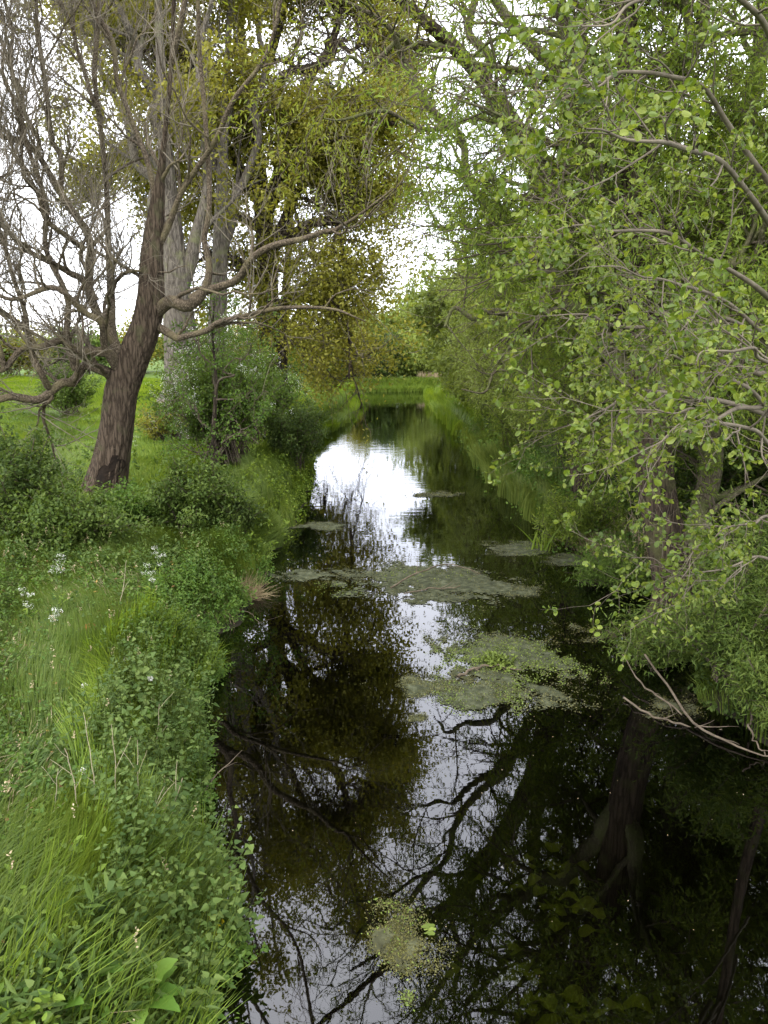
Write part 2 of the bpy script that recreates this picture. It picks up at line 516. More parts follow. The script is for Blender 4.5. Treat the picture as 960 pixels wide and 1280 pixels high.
def bush(name, label, c, size, n, lsize, mat, shape=OVAL, stems=7, catg='bush', upn=.6, droop=.1, blossom=0, group=None, seed=0, twigmat='twig_dark', lean=(0, 0), hollow=.35, wig=.25):
    """many stems from a root, forked into twigs that carry the leaves; size = (rx, ry, height)"""
    r = np.random.default_rng(seed + 100)
    rx, ry, h = size
    base = np.array([c[0], c[1], float(ground_z(np.array(c[0]), np.array(c[1]))) - .03])
    root = thing(name, label, catg, base, group)
    # stems reach points in an uneven ellipsoid
    m = stems * 6
    u = nrm(r.normal(size=(m, 3)))
    u[:, 2] = np.abs(u[:, 2]) * 1.1 - .15
    rad = (hollow + (1 - hollow) * r.random(m)) * (1 + wig * np.sin(3 * np.arctan2(u[:, 1], u[:, 0]) + r.uniform(0, 6)) * .6)
    tip = base + np.stack([u[:, 0] * rx * rad + lean[0], u[:, 1] * ry * rad + lean[1], h * (.42 + .55 * u[:, 2] * rad)], -1)
    s0 = base + np.stack([r.normal(0, rx * .16, m), r.normal(0, ry * .16, m), np.zeros(m)], -1)
    mid = (s0 + tip) / 2 + np.stack([r.normal(0, .1 * rx, m), r.normal(0, .1 * ry, m), .16 * h * r.random(m)], -1)
    t = np.linspace(0, 1, 7)[None, :, None]
    P = (1 - t) ** 2 * s0[:, None] + 2 * t * (1 - t) * mid[:, None] + t ** 2 * tip[:, None]
    R = np.linspace(.014, .005, 7)[None] * np.ones((m, 1)) * (h / 2) ** .5
    K = 9
    tl = .27 * (rx + ry) / 2
    Q, QR = kids(P, R, K, .3, 1, (tl * .5, tl * 1.3), (.4, 1.2), 5, .2, (0, 0, .02 - .1 * droop), rf=.6, rtip=.002, r=r)
    tubes_multi('stems', [(P, R, 5), (Q, QR, 3)], MAT[twigmat], root)
    per = max(1, int(n / len(Q)))
    L = leaves_on(Q, per, lsize, .9, droop, upn, .1, 1, lsize[1] * .8, r)
    gz = ground_z(L[0][:, 0], L[0][:, 1])
    L = thin(L, L[0][:, 2] > np.maximum(gz, 0) + .03)
    fo = leaf_mesh('foliage', MAT[mat], root, L, shape, r)
    if blossom:
        top = nrm(L[0] - (base + np.array([0, 0, h * .4])))
        w = np.where(r.random(len(L[0])) < .8 * (vnoise(L[0][:, 0] * 3, L[0][:, 1] * 3 + L[0][:, 2] * 3, seed) > .25) * (np.linalg.norm((L[0] - base - [0, 0, h * .42]) / np.array([rx, ry, h * .55]), axis=1) > .62))[0]
        w = r.permutation(w)[:blossom]
        B = np.repeat(L[0][w], 6, 0) + r.normal(0, .035, (len(w) * 6, 3)) + nrm(top[w]).repeat(6, 0) * .05
        A = nrm(r.normal(size=B.shape)); Nn = nrm(np.cross(A, r.normal(size=B.shape)))
        leaf_mesh('blossom', MAT['blossom'], fo, (B, A, Nn, r.uniform(.02, .036, len(B))), DIAM, r)
    return root


def tree(name, label, trunk, limbs, mats, spec, leaf=None, seed=0, group=None, sides=72, catg='tree', flare=.35, clip=None, lscale=1., wob=None):
    """trunk: px polyline with radii; limbs: list of px polylines; spec: list of levels for kids()
       leaf: dict(per, size, mat, shape, ...) on the last two levels"""
    r = np.random.default_rng(seed)
    P, R = limb_from(trunk, 150)
    gz = float(ground_z(P[0, 0], P[0, 1]))
    P[0, 2] = min(P[0, 2], gz - .1)
    base = np.array([P[0, 0], P[0, 1], gz])
    root = thing(name, label, catg, base, group)
    part_tube('trunk', P, R, sides, MAT[mats[0]], root, bark_mod(seed, .05, flare))
    LP, LR = [], []
    for k, l in enumerate(limbs):
        p, q = limb_from(l, 40)
        p = wobble(p, wob or min(.13, .015 * p[:, 1].mean() / 4 + .03), seed * 31 + k)
        q = np.maximum(q * lscale, .004)
        part_tube('limb', p, q, 10, MAT[mats[1]], root, bark_mod(seed + k, .05))
        LP.append(p); LR.append(q)
    ti = int(150 * .45)
    tp = resample(np.hstack([P[ti:], R[ti:, None]]), 40)
    LP.append(tp[:, :3]); LR.append(tp[:, 3])
    P, R = np.array(LP), np.array(LR)
    batches, allP = [], []
    for k, s in enumerate(spec):
        P, R = kids(P, R, r=r, **s)
        if clip is not None:
            ok = clip(P)
            P, R = P[ok], R[ok]
        batches.append((P, R, [6, 4, 3, 3, 3][k]))
        allP.append(P)
    br = tubes_multi('branches', batches[:1], MAT[mats[1]], root, 'stuff')
    tubes_multi('twigs', batches[1:], MAT[mats[2]], br, 'stuff')
    if leaf:
        d = dict(leaf)
        mat, shape = d.pop('mat'), d.pop('shape')
        keep = d.pop('keep', None)
        L = leaves_on(allP[-1], r=r, **d)
        d['per'] = max(1, d['per'] // 2)
        L = cat(L, leaves_on(allP[-2], r=r, **d))
        L = thin(L, L[0][:, 2] > np.maximum(ground_z(L[0][:, 0], L[0][:, 1]), 0) + .05)
        if keep is not None:
            L = thin(L, keep(L[0], r))
        leaf_mesh('foliage', MAT[mat], root, L, shape, r, petiole=.1)
    return root, allP


# ------------------------------------------------------------------ left bank: the bare leaning tree
L1_trunk = [(126, 648, 16, .56), (130, 618, 16, .47), (139, 575, 16, .39), (147, 530, 16, .36), (152, 490, 16, .36), (166, 450, 16, .35), (182, 410, 16, .32), (189, 370, 16, .29),
            (190, 320, 16, .24), (196, 262, 16, .16), (204, 190, 15.8, .06), (214, 80, 15.5, .045), (225, -120, 15, .04), (262, -420, 14.5, .03)]
L1_trunk = [(u, v, Y, q * .87) for u, v, Y, q in L1_trunk]
L1_limbs = [
    [(150, 478, 16, .2), (125, 468, 15.8, .17), (95, 462, 15.6, .14), (60, 484, 15.4, .13), (15, 496, 15.2, .11), (-50, 500, 15, .07)],
    [(150, 462, 16, .2), (120, 440, 15.7, .15), (80, 437, 15.5, .12), (40, 430, 15.2, .10), (5, 462, 15, .08), (-50, 440, 14.8, .05)],
    [(152, 480, 16, .22), (135, 425, 15.9, .16), (118, 375, 15.8, .14), (105, 312, 15.7, .12), (76, 240, 15.5, .10), (45, 190, 15.3, .08), (0, 170, 15, .06), (-70, 130, 14.6, .03)],
    [(158, 470, 16, .2), (146, 400, 16.2, .15), (134, 310, 16.4, .10), (130, 200, 16.4, .08), (122, 90, 16.2, .07), (105, -60, 16, .05), (70, -300, 15.6, .02)],
    [(176, 405, 16, .2), (198, 384, 15.95, .22), (214, 377, 15.9, .20), (235, 384, 15.8, .19), (254, 366, 15.7, .15), (262, 338, 15.6, .11), (252, 300, 15.6, .085), (254, 240, 15.6, .08), (250, 140, 15.6, .07), (246, 0, 15.4, .05), (260, -260, 15, .02)],
    [(240, 374, 15.8, .16), (275, 360, 15.6, .12), (310, 336, 15.3, .11), (340, 310, 15, .10), (378, 297, 14.6, .08), (410, 290, 14.2, .06), (445, 268, 13.8, .045), (500, 235, 13.2, .02)],
    [(192, 405, 16, .14), (225, 420, 15.8, .10), (262, 410, 15.5, .09), (300, 397, 15.2, .075), (360, 384, 14.8, .06), (420, 388, 14.4, .035), (455, 402, 14.1, .015)],
    [(190, 320, 16, .12), (225, 240, 15.6, .085), (285, 150, 15.2, .07), (340, 40, 14.6, .055), (365, -150, 14, .06), (430, -420, 13.4, .02)],
    [(196, 262, 16, .10), (165, 140, 16.2, .075), (125, 20, 16.2, .08), (110, -220, 16, .05), (60, -500, 15.4, .02)],
    [(120, 376, 15.8, .12), (80, 330, 15.5, .09), (30, 310, 15.2, .07), (-20, 260, 15, .05), (-80, 230, 14.8, .02)],
    [(214, 80, 15.5, .09), (250, -60, 15, .07), (320, -230, 14.2, .055), (400, -420, 13.4, .035), (470, -640, 12.6, .015)],
    [(128, 150, 16.3, .07), (100, 60, 16, .06), (60, -40, 15.6, .05), (20, -200, 15.2, .02)],
    [(60, 484, 15.4, .11), (34, 420, 15.2, .08), (16, 330, 15, .06), (-10, 220, 14.8, .045), (-30, 90, 14.6, .02)],
    [(95, 462, 15.6, .12), (84, 380, 15.4, .085), (62, 280, 15.2, .07), (30, 150, 15, .055), (-5, 20, 14.7, .04), (-60, -120, 14.4, .02)],
    [(76, 240, 15.5, .085), (66, 150, 15.3, .07), (48, 60, 15.1, .055), (30, -60, 14.8, .04), (10, -220, 14.4, .02)],
    [(105, 312, 15.7, .09), (60, 270, 15.3, .07), (25, 200, 15, .05), (15, 100, 14.7, .04), (-10, -20, 14.3, .02)],
    [(45, 190, 15.3, .07), (20, 110, 15, .05), (12, 20, 14.8, .035), (-15, -80, 14.5, .02)],
    [(5, 462, 15, .09), (-20, 380, 14.8, .06), (-30, 260, 14.6, .05), (-45, 120, 14.4, .02)],
    [(152, 470, 15.9, .14), (120, 400, 15.2, .10), (70, 370, 14.8, .08), (20, 372, 14.6, .06), (-40, 350, 14.4, .03)],
]
L1_spec = [
    dict(K=11, t0=.15, t1=.98, ln=(1.0, 3.2), ang=(.35, 1.2), N=10, wander=.24, trop=(0, 0, .08), bias=(0, 0, .4), rf=.55, rmax=.045, rtip=.006, lt=.4),
    dict(K=9, t0=.1, t1=1, ln=(.6, 1.9), ang=(.3, 1.1), N=7, wander=.2, trop=(0, 0, .07), bias=(0, 0, .3), rf=.6, rmax=.014, rtip=.004, lt=.3),
    dict(K=8, t0=.1, t1=1, ln=(.25, .9), ang=(.3, 1.0), N=4, wander=.2, trop=(0, 0, .06), bias=(0, 0, .2), rf=.6, rmax=.0055, rtip=.0022),
]
root, _ = tree('leaning_tree', 'bare twiggy tree with a leaning furrowed brown trunk and dark scar at its foot', L1_trunk, L1_limbs,
               ('bark_brown', 'limb_brown', 'twig_pale'), L1_spec, None, seed=11, flare=.4, lscale=.62, wob=.075,
               clip=lambda P: np.random.default_rng(len(P)).random(len(P)) < np.where(P[..., 0].mean(1) > -4.3, .55, 1))


def scar(root):
    """dark hollow low on the right side of the leaning trunk, following its surface"""
    P, R = limb_from(L1_trunk, 150)
    zc = float(at(140, 592, 15.6)[2])
    r = np.random.default_rng(3)
    nr, nt = 8, 26
    V = []
    for i in range(nr + 1):
        for k in range(nt):
            a = 2 * PI * k / nt
            q = i / nr
            rad = q * (1 + .22 * math.sin(2 * a + .6) + .16 * math.sin(5 * a) + .10 * r.normal() * (i == nr))
            th, z = .38 + .62 * rad * math.cos(a), zc + .34 * rad * math.sin(a)
            c = np.array([np.interp(z, P[:60, 2], P[:60, m]) for m in (0, 1)])
            rr = np.interp(z, P[:60, 2], R[:60]) * (1.10 - .03 * (1 - q) + .012 * r.normal() * (i < nr))
            V.append([c[0] + rr * math.sin(th), c[1] - rr * math.cos(th), z])
    F = np.array([[i * nt + k, i * nt + (k + 1) % nt, (i + 1) * nt + (k + 1) % nt, (i + 1) * nt + k] for i in range(nr) for k in range(nt)])
    tr = [c for c in root.children if c.name.startswith('trunk')][0]
    build('hollow', np.array(V), [F], MAT['scar'], tr, smooth_=True)


scar(root)

def clump_keep(freq, thr, seed):
    def f(B, r):
        n = vnoise(B[:, 0] * freq, B[:, 1] * freq + B[:, 2] * freq * .3, seed) + vnoise(B[:, 2] * freq * 1.3, B[:, 0] * freq * .6 + B[:, 1] * .3, seed + 1)
        return n + .25 * r.normal(size=len(B)) > thr
    return f


# pale grey trees behind it
sp_grey = [
    dict(K=8, t0=.15, t1=1, ln=(1.5, 4), ang=(.35, .9), N=8, wander=.2, trop=(0, 0, .05), bias=(0, 0, .3), rf=.5, rmax=.09, rtip=.01, lt=.3),
    dict(K=6, t0=.2, t1=1, ln=(.7, 2), ang=(.3, 1.0), N=6, wander=.22, trop=(0, 0, .02), rf=.6, rmax=.02, rtip=.005),
    dict(K=4, t0=.2, t1=1, ln=(.4, 1.0), ang=(.3, 1.0), N=4, wander=.2, rf=.6, rmax=.006, rtip=.003),
]
tree('grey_trunk_tree', 'tall tree with a thick pale grey trunk rising right behind the leaning bare tree',
     [(229, 505, 25, .62), (228, 470, 25, .52), (225, 410, 25, .46), (219, 340, 25, .38), (213, 270, 25, .29), (206, 180, 25, .20), (200, 60, 25, .12), (192, -120, 25, .07), (180, -330, 25, .05)],
     [[(222, 370, 25, .3), (244, 300, 25, .19), (256, 220, 24.8, .13), (250, 100, 24.6, .09), (262, -60, 24.4, .05), (262, -280, 24, .03)],
      [(215, 290, 25, .2), (180, 220, 25, .14), (150, 140, 25, .10), (120, 60, 25, .06), (90, -20, 25, .03)],
      [(206, 180, 25, .18), (180, 90, 25, .13), (150, 0, 25, .09), (110, -120, 25, .03)]],
     ('bark_grey', 'bark_grey', 'twig_pale'), sp_grey,
     dict(per=30, size=(.10, .18), mat='oak', shape=DIAM, out=.9, upn=.5, jit=.14, keep=clump_keep(.8, -.4, 3)), seed=12)
tree('grey_trunk_tree', 'slim grey stemmed tree standing between the thick grey trunk and the dark oak',
     [(268, 500, 27, .36), (270, 450, 27, .32), (274, 350, 27, .26), (277, 260, 27, .2), (280, 160, 27, .14), (286, 40, 27, .09), (292, -120, 27, .06), (300, -320, 27, .04)],
     [[(275, 320, 27, .2), (300, 240, 27, .14), (315, 150, 27, .11), (325, 40, 27, .08), (335, -100, 27, .03)],
      [(277, 250, 27, .16), (258, 160, 27, .12), (250, 60, 27, .08), (235, -80, 27, .03)]],
     ('bark_grey', 'bark_grey', 'twig_pale'), sp_grey,
     dict(per=30, size=(.10, .18), mat='oak', shape=DIAM, out=.9, upn=.5, jit=.14, keep=clump_keep(.8, -.4, 3)), seed=13)

# oak with dark trunk, young olive and gold leaves
sp_oak = [
    dict(K=12, t0=.2, t1=1, ln=(1.3, 3.4), ang=(.5, 1.3), N=9, wander=.32, trop=(0, 0, .0), rf=.5, rmax=.1, rtip=.012, lt=.3),
    dict(K=8, t0=.2, t1=1, ln=(.7, 1.9), ang=(.4, 1.2), N=6, wander=.3, trop=(0, 0, -.03), rf=.6, rmax=.03, rtip=.006),
    dict(K=5, t0=.2, t1=1, ln=(.3, .9), ang=(.4, 1.2), N=4, wander=.25, trop=(0, 0, -.05), rf=.7, rmax=.012, rtip=.004),
]


tree('oak_tree', 'oak with a dark crooked trunk and olive young leaves behind the blossoming hawthorn',
     [(337, 520, 30, .6), (336, 485, 30, .5), (338, 440, 30, .42), (335, 380, 30, .38), (333, 330, 30, .36), (330, 280, 30, .33), (322, 210, 30, .27), (312, 130, 30, .2), (300, 30, 30, .14), (295, -130, 30, .06)],
     [[(332, 300, 30, .28), (350, 240, 29.6, .22), (372, 200, 29.2, .18), (415, 172, 28.6, .14), (455, 160, 28, .10), (500, 165, 27.4, .04)],
      [(333, 330, 30, .26), (360, 290, 29.6, .2), (395, 275, 29.2, .16), (425, 280, 28.6, .12), (432, 315, 28.2, .09), (425, 355, 28, .04)],
      [(335, 385, 30, .24), (365, 372, 29.4, .17), (400, 375, 28.8, .13), (425, 395, 28.2, .10), (436, 440, 27.8, .07), (440, 480, 27.6, .03)],
      [(330, 280, 30, .24), (365, 170, 29.6, .18), (395, 80, 29.2, .14), (420, -40, 28.8, .09), (440, -200, 28.4, .03)],
      [(326, 250, 30, .22), (280, 180, 30, .17), (220, 130, 30.2, .13), (165, 110, 30.4, .09), (110, 120, 30.6, .03)],
      [(322, 210, 30, .2), (290, 120, 30.6, .16), (240, 60, 31, .11), (190, 10, 31.2, .06), (150, -40, 31.5, .03)],
      [(312, 130, 30, .16), (345, 40, 30, .12), (370, -70, 30, .08), (390, -200, 30, .03)],
      [(330, 290, 30, .2), (270, 250, 30.2, .15), (215, 215, 30.4, .11), (160, 200, 30.6, .07), (110, 190, 30.8, .03)],
      [(318, 170, 30, .18), (360, 100, 29.4, .13), (420, 60, 29, .09), (460, 60, 28.6, .04)],
      [(320, 190, 30, .18), (250, 90, 30, .13), (200, 40, 30, .09), (140, 50, 30, .04)],
      [(330, 270, 30, .2), (380, 150, 29, .14), (430, 110, 28.4, .1), (480, 110, 28, .04)],
      [(334, 350, 30, .2), (300, 330, 29.6, .14), (270, 320, 29.2, .09), (240, 330, 29, .03)],
      [(340, 300, 29.8, .2), (390, 230, 29.4, .14), (440, 220, 29, .10), (480, 240, 28.6, .05)]],
     ('bark_dark', 'bark_dark', 'twig_dark'), sp_oak,
     dict(per=46, size=(.09, .165), mat='oak', shape=DIAM, out=.9, upn=.5, jit=.22, keep=lambda B, r: clump_keep(.8, -.45, 4)(B, r) & (r.random(len(B)) < np.where((B[:, 0] > -3.8) & (B[:, 2] < 8.5), .45, 1))), seed=14)
tree('oak_tree', 'golden leaved young oak with low drooping boughs over the river bend grass',
     [(352, 505, 36, .3), (352, 470, 36, .26), (354, 420, 36, .22), (358, 360, 36, .18), (362, 300, 36, .13), (366, 230, 36, .06)],
     [[(353, 440, 36, .16), (385, 415, 35.6, .12), (408, 420, 35.2, .08), (426, 440, 35, .05), (430, 462, 34.8, .02)],
      [(356, 390, 36, .15), (385, 365, 35.6, .11), (412, 372, 35.2, .08), (425, 400, 35, .03)],
      [(353, 430, 36, .15), (375, 430, 35.6, .11), (396, 440, 35.2, .08), (408, 465, 35, .03)],
      [(358, 350, 36, .15), (375, 320, 35.6, .11), (395, 325, 35.2, .08), (408, 345, 35, .03)],
      [(353, 430, 36, .15), (335, 400, 36, .11), (320, 400, 36, .08), (305, 430, 36, .03)],
      [(360, 340, 36, .12), (340, 310, 36, .08), (325, 290, 36, .03)]],
     ('bark_dark', 'bark_dark', 'twig_dark'),
     [dict(sp_oak[0], K=9, ln=(1, 2.4)), dict(sp_oak[1], K=7), dict(sp_oak[2], K=4)],
     dict(per=7, size=(.09, .17), mat='goldoak', shape=DIAM, out=.9, upn=.4, jit=.10, keep=lambda B, r: clump_keep(1.3, -.1, 8)(B, r) & (B[:, 2] > 2.6 + .5 * r.normal(size=len(B))) & (r.random(len(B)) < .55)), seed=15)

# ------------------------------------------------------------------ right bank: willows
def over_river(B, r):
    """boughs clear the water the more the farther out they reach"""
    return B[:, 2] > .7 + 1.35 * np.clip(4.1 - B[:, 0], 0, 4) + .35 * r.normal(size=len(B))


def twig_clear(P):
    return (P[..., 2] - .6 - 1.1 * np.clip(4.0 - P[..., 0], 0, 4)).min(1) > 0


sp_wil = [
    dict(K=13, t0=.12, t1=1, ln=(1.3, 3.4), ang=(.35, 1.1), N=9, wander=.18, trop=(0, 0, -.05), rf=.5, rmax=.06, rtip=.008, lt=.3),
    dict(K=8, t0=.1, t1=1, ln=(.6, 1.6), ang=(.35, 1.1), N=6, wander=.18, trop=(0, 0, -.06), rf=.55, rmax=.02, rtip=.004),
    dict(K=6, t0=.1, t1=1, ln=(.25, .8), ang=(.3, .9), N=4, wander=.15, trop=(0, 0, -.08), rf=.6, rmax=.008, rtip=.002),
]
tree('willow_tree', 'big willow with a thick furrowed double trunk at the right water edge',
     [(850, 775, 10.4, .42), (843, 735, 10.4, .28), (833, 680, 10.4, .25), (822, 620, 10.4, .235), (815, 555, 10.4, .23), (812, 450, 10.4, .24), (803, 330, 10.4, .2), (792, 200, 10.4, .17), (784, 50, 10.4, .13), (775, -200, 10.4, .09), (770, -500, 10.4, .03)],
     [[(852, 745, 10.6, .18), (868, 680, 10.9, .17), (882, 600, 11.2, .16), (880, 480, 11.4, .19), (905, 330, 11.6, .16), (935, 150, 11.6, .13), (960, -60, 11.6, .09), (985, -360, 11.6, .03)],
      [(815, 540, 10.4, .16), (780, 450, 10.6, .12), (735, 380, 10.8, .10), (690, 340, 11, .07), (640, 330, 11.2, .03)],
      [(812, 430, 10.4, .15), (770, 330, 10.8, .12), (720, 250, 11.2, .09), (670, 200, 11.4, .06), (630, 190, 11.6, .02)],
      [(803, 330, 10.4, .14), (760, 200, 10.6, .11), (720, 70, 10.6, .09), (690, -80, 10.6, .06), (660, -300, 10.6, .02)],
      [(815, 520, 10.4, .13), (850, 420, 10, .10), (900, 340, 9.6, .08), (960, 290, 9.4, .03)],
      [(795, 220, 10.4, .12), (850, 90, 10.2, .09), (900, -60, 10, .07), (940, -260, 9.8, .03)],
      [(880, 480, 11.4, .12), (930, 430, 11.2, .09), (990, 400, 11, .03)],
      [(784, 50, 10.4, .1), (740, -120, 10, .08), (700, -320, 9.6, .05), (670, -560, 9.2, .02)]],
     ('bark_willow', 'limb_willow', 'twig_dark'), sp_wil,
     dict(per=28, size=(.055, .11), mat='willow', shape=LANCE, out=.8, droop=.25, upn=.5, jit=.03, keep=lambda B, r: over_river(B, r) & (r.random(len(B)) < np.where((B[:, 0] < 2.3) & (B[:, 2] > 6.2), .35, 1))), seed=21, flare=.35, clip=twig_clear)

tree('willow_tree', 'willow with long mossy limbs arching high over the middle of the river',
     [(742, 668, 17, .42), (738, 630, 17, .36), (730, 540, 17, .32), (720, 430, 17, .3), (710, 340, 17, .28), (695, 265, 17, .25), (668, 205, 16.8, .21), (640, 155, 16.6, .18), (612, 112, 16.4, .15), (570, 62, 16, .12), (500, 0, 15.4, .09), (430, -60, 14.8, .06), (330, -130, 14, .025)],
     [[(712, 350, 17, .26), (712, 220, 16.8, .2), (705, 120, 16.6, .17), (672, 60, 16.4, .14), (625, 5, 16, .11), (570, -70, 15.6, .08), (500, -200, 15, .04)],
      [(640, 160, 16.6, .14), (612, 118, 16.6, .11), (602, 60, 16.6, .10), (603, -20, 16.6, .08), (610, -180, 16.6, .03)],
      [(720, 430, 17, .18), (660, 330, 16.6, .14), (615, 265, 16.3, .11), (585, 200, 16, .09), (540, 125, 15.6, .08), (485, 58, 15.2, .06), (430, 0, 14.8, .03)],
      [(690, 260, 17, .12), (640, 170, 16.2, .08), (600, 150, 15.8, .07), (540, 150, 15.2, .05), (470, 130, 14.6, .035), (400, 150, 14, .015)],
      [(725, 480, 17, .16), (670, 420, 16.6, .12), (610, 390, 16.2, .08), (560, 400, 15.8, .03)],
      [(715, 390, 17, .16), (670, 330, 16.4, .12), (600, 290, 15.8, .08), (545, 290, 15.4, .03)],
      [(705, 320, 17, .2), (740, 200, 17, .15), (760, 60, 17, .11), (770, -120, 17, .06), (780, -300, 17, .02)],
      [(560, 55, 16, .08), (500, 60, 15.4, .06), (430, 90, 14.8, .04), (370, 130, 14.2, .015)]],
     ('bark_willow', 'limb_willow', 'twig_dark'), [dict(sp_wil[0], K=7), dict(sp_wil[1], K=7), dict(sp_wil[2], K=5)],
     dict(per=14, size=(.08, .14), mat='willow_top', shape=LANCE, out=.8, droop=.25, upn=.5, jit=.04, keep=lambda B, r: clump_keep(.9, -.2, 6)(B, r) & over_river(B, r) & (r.random(len(B)) < np.where(B[:, 2] > 8.3, .2, np.where(B[:, 0] < 2.4, .35, 1)))), seed=22, lscale=.8, clip=twig_clear)


def generic_willow(label, x, y, h, seed, leafs, mat, per, reach=4.5, spec=None, n=10):
    """a leaning willow whose boughs arch out towards the river (-x)"""
    r = np.random.default_rng(seed)

    def px(p):
        d = p - np.array([0, 0, H])
        c, s = math.cos(PITCH), math.sin(PITCH)
        f = d[1] * c - d[2] * s
        return (480 + FPX * d[0] / f, 640 - FPX * (d[1] * s + d[2] * c) / f, p[1])
    z0 = float(ground_z(np.array(x), np.array(y)))
    tr = [(x, y, z0 - .15, .34), (x - .05, y, z0 + .8, .27), (x - .1, y + .1, h * .3, .24), (x - .3, y, h * .55, .18), (x - .2, y, h * .8, .10), (x - .3, y, h, .03)]
    limbs = []
    for k in range(n):
        t = .12 + .75 * k / n
        az = r.uniform(-1.5, 1.5) + PI if k % 4 else r.uniform(-1.2, 1.2)
        L = reach * r.uniform(.6, 1.05) * (1.05 - .5 * t)
        s = np.array([x - .15, y, z0 + t * h * .8])
        up = r.uniform(.15, .5) * L
        pts = [(*s, .10)]
        for q in (.33, .66, 1.0):
            pts.append((s[0] + math.cos(az) * L * q, s[1] + math.sin(az) * L * q, s[2] + up * math.sin(q * 2.3) - .12 * L * q * q + r.normal(0, .15), .10 * (1 - q * .8)))
        limbs.append([(*px(np.array(p[:3])), p[3]) for p in pts])
    return tree('willow_tree', label, [(*px(np.array(p[:3])), p[3]) for p in tr], limbs, ('bark_willow', 'limb_willow', 'twig_dark'), spec or sp_wil2,
                dict(per=per, size=leafs, mat=mat, shape=LANCE if leafs[1] < .17 else DIAM, out=.8, droop=.25, upn=.5, jit=.03,
                     keep=over_river), seed=seed, clip=twig_clear)


sp_wil2 = [dict(sp_wil[0], K=9, ln=(1, 2.6)), dict(sp_wil[1], K=7), dict(sp_wil[2], K=5)]
sp_wil3 = [dict(sp_wil[0], K=8, ln=(1, 2.6)), dict(sp_wil[1], K=5), dict(sp_wil[2], K=3, ln=(.4, 1))]
generic_willow('willow leaning low over the reeds on the right bank, second behind the big trunk', 5.0, 14.0, 8, 31, (.07, .13), 'willow', 16, 3.0)
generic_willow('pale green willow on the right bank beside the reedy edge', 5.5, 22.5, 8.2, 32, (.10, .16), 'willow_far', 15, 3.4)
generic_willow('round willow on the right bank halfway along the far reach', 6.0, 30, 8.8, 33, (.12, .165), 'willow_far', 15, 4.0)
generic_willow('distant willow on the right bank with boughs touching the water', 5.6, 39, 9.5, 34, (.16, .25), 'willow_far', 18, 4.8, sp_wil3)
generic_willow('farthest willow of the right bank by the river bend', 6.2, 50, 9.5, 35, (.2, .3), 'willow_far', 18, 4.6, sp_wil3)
generic_willow('tall willow standing back from the right bank above the others', 8.5, 18, 12, 36, (.10, .165), 'willow', 18, 4.5, sp_wil3)
generic_willow('leafy willow at the right edge behind the alder boughs', 7.2, 9.5, 10, 37, (.07, .13), 'willow', 14, 3.4)

# ------------------------------------------------------------------ alder reaching in from the right, nearest of all
al_trunk = [(974, 790, 7.4, .06), (970, 700, 7.4, .055), (974, 600, 7.4, .05), (980, 450, 7.3, .05), (985, 250, 7.2, .06), (1002, 0, 7, .05), (1020, -300, 6.8, .03)]
al_limbs = [
    [(962, 520, 7.3, .05), (900, 500, 6.6, .035), (830, 490, 6, .026), (770, 500, 5.8, .018), (715, 535, 5.7, .008)],
    [(964, 470, 7.3, .05), (890, 440, 6.8, .035), (800, 410, 6.3, .026), (740, 400, 6, .016), (690, 390, 5.9, .006)],
    [(966, 430, 7.2, .05), (930, 395, 6.5, .03), (870, 360, 5.9, .02), (805, 345, 5.3, .012), (755, 335, 4.9, .005)],
    [(985, 560, 6.8, .04), (940, 545, 5.2, .025), (880, 520, 4.6, .016), (820, 510, 4.3, .006)],
    [(975, 300, 7.2, .05), (920, 220, 6, .034), (850, 180, 5, .024), (790, 170, 4.5, .015), (730, 160, 4.2, .006)],
    [(980, 250, 7.2, .05), (900, 140, 6.4, .034), (820, 90, 5.8, .024), (750, 100, 5.6, .015), (700, 125, 5.5, .006)],
    [(990, 150, 7, .05), (950, 30, 5.6, .034), (880, -20, 4.8, .022), (800, 0, 4.4, .014), (730, 30, 4.2, .006)],
    [(985, 700, 7.0, .03), (940, 700, 6.4, .018), (890, 716, 6, .012), (840, 712, 5.8, .009), (790, 690, 5.6, .004)],
    [(980, 640, 7.0, .03), (950, 650, 6.0, .018), (905, 665, 5.6, .010), (860, 700, 5.4, .004)],
    [(970, 380, 7.2, .05), (900, 330, 6.4, .03), (820, 290, 6, .022), (740, 280, 5.7, .014), (680, 300, 5.5, .005)],
    [(1000, 60, 7, .05), (940, -120, 6, .035), (860, -220, 5.2, .025), (760, -260, 4.6, .015), (690, -240, 4.3, .006)],
    [(1010, -120, 6.9, .05), (940, -330, 6, .035), (860, -480, 5.4, .02), (780, -560, 5, .008)],
    [(974, 520, 7.3, .04), (905, 470, 6.6, .028), (840, 445, 6.0, .018), (785, 455, 5.7, .006)],
    [(974, 500, 7.3, .04), (900, 520, 6.5, .028), (845, 540, 6.1, .016), (795, 560, 5.9, .005)],
    [(978, 440, 7.3, .04), (910, 400, 6.6, .028), (850, 420, 6.2, .018), (795, 425, 6.0, .006)],
    [(974, 470, 7.3, .04), (915, 450, 7.0, .026), (860, 490, 6.7, .016), (815, 510, 6.5, .005)],
    [(980, 480, 6.9, .04), (960, 450, 5.2, .024), (920, 440, 4.4, .014), (870, 460, 4.1, .006)],
]
sp_al = [
    dict(K=11, t0=.2, t1=1, ln=(.35, 1.1), ang=(.3, .9), N=7, wander=.16, trop=(0, 0, .02), rf=.6, rmax=.008, rtip=.0025, lt=.3),
    dict(K=7, t0=.2, t1=1, ln=(.12, .4), ang=(.4, 1.0), N=4, wander=.18, trop=(0, 0, .03), rf=.6, rmax=.005, rtip=.0016),
]
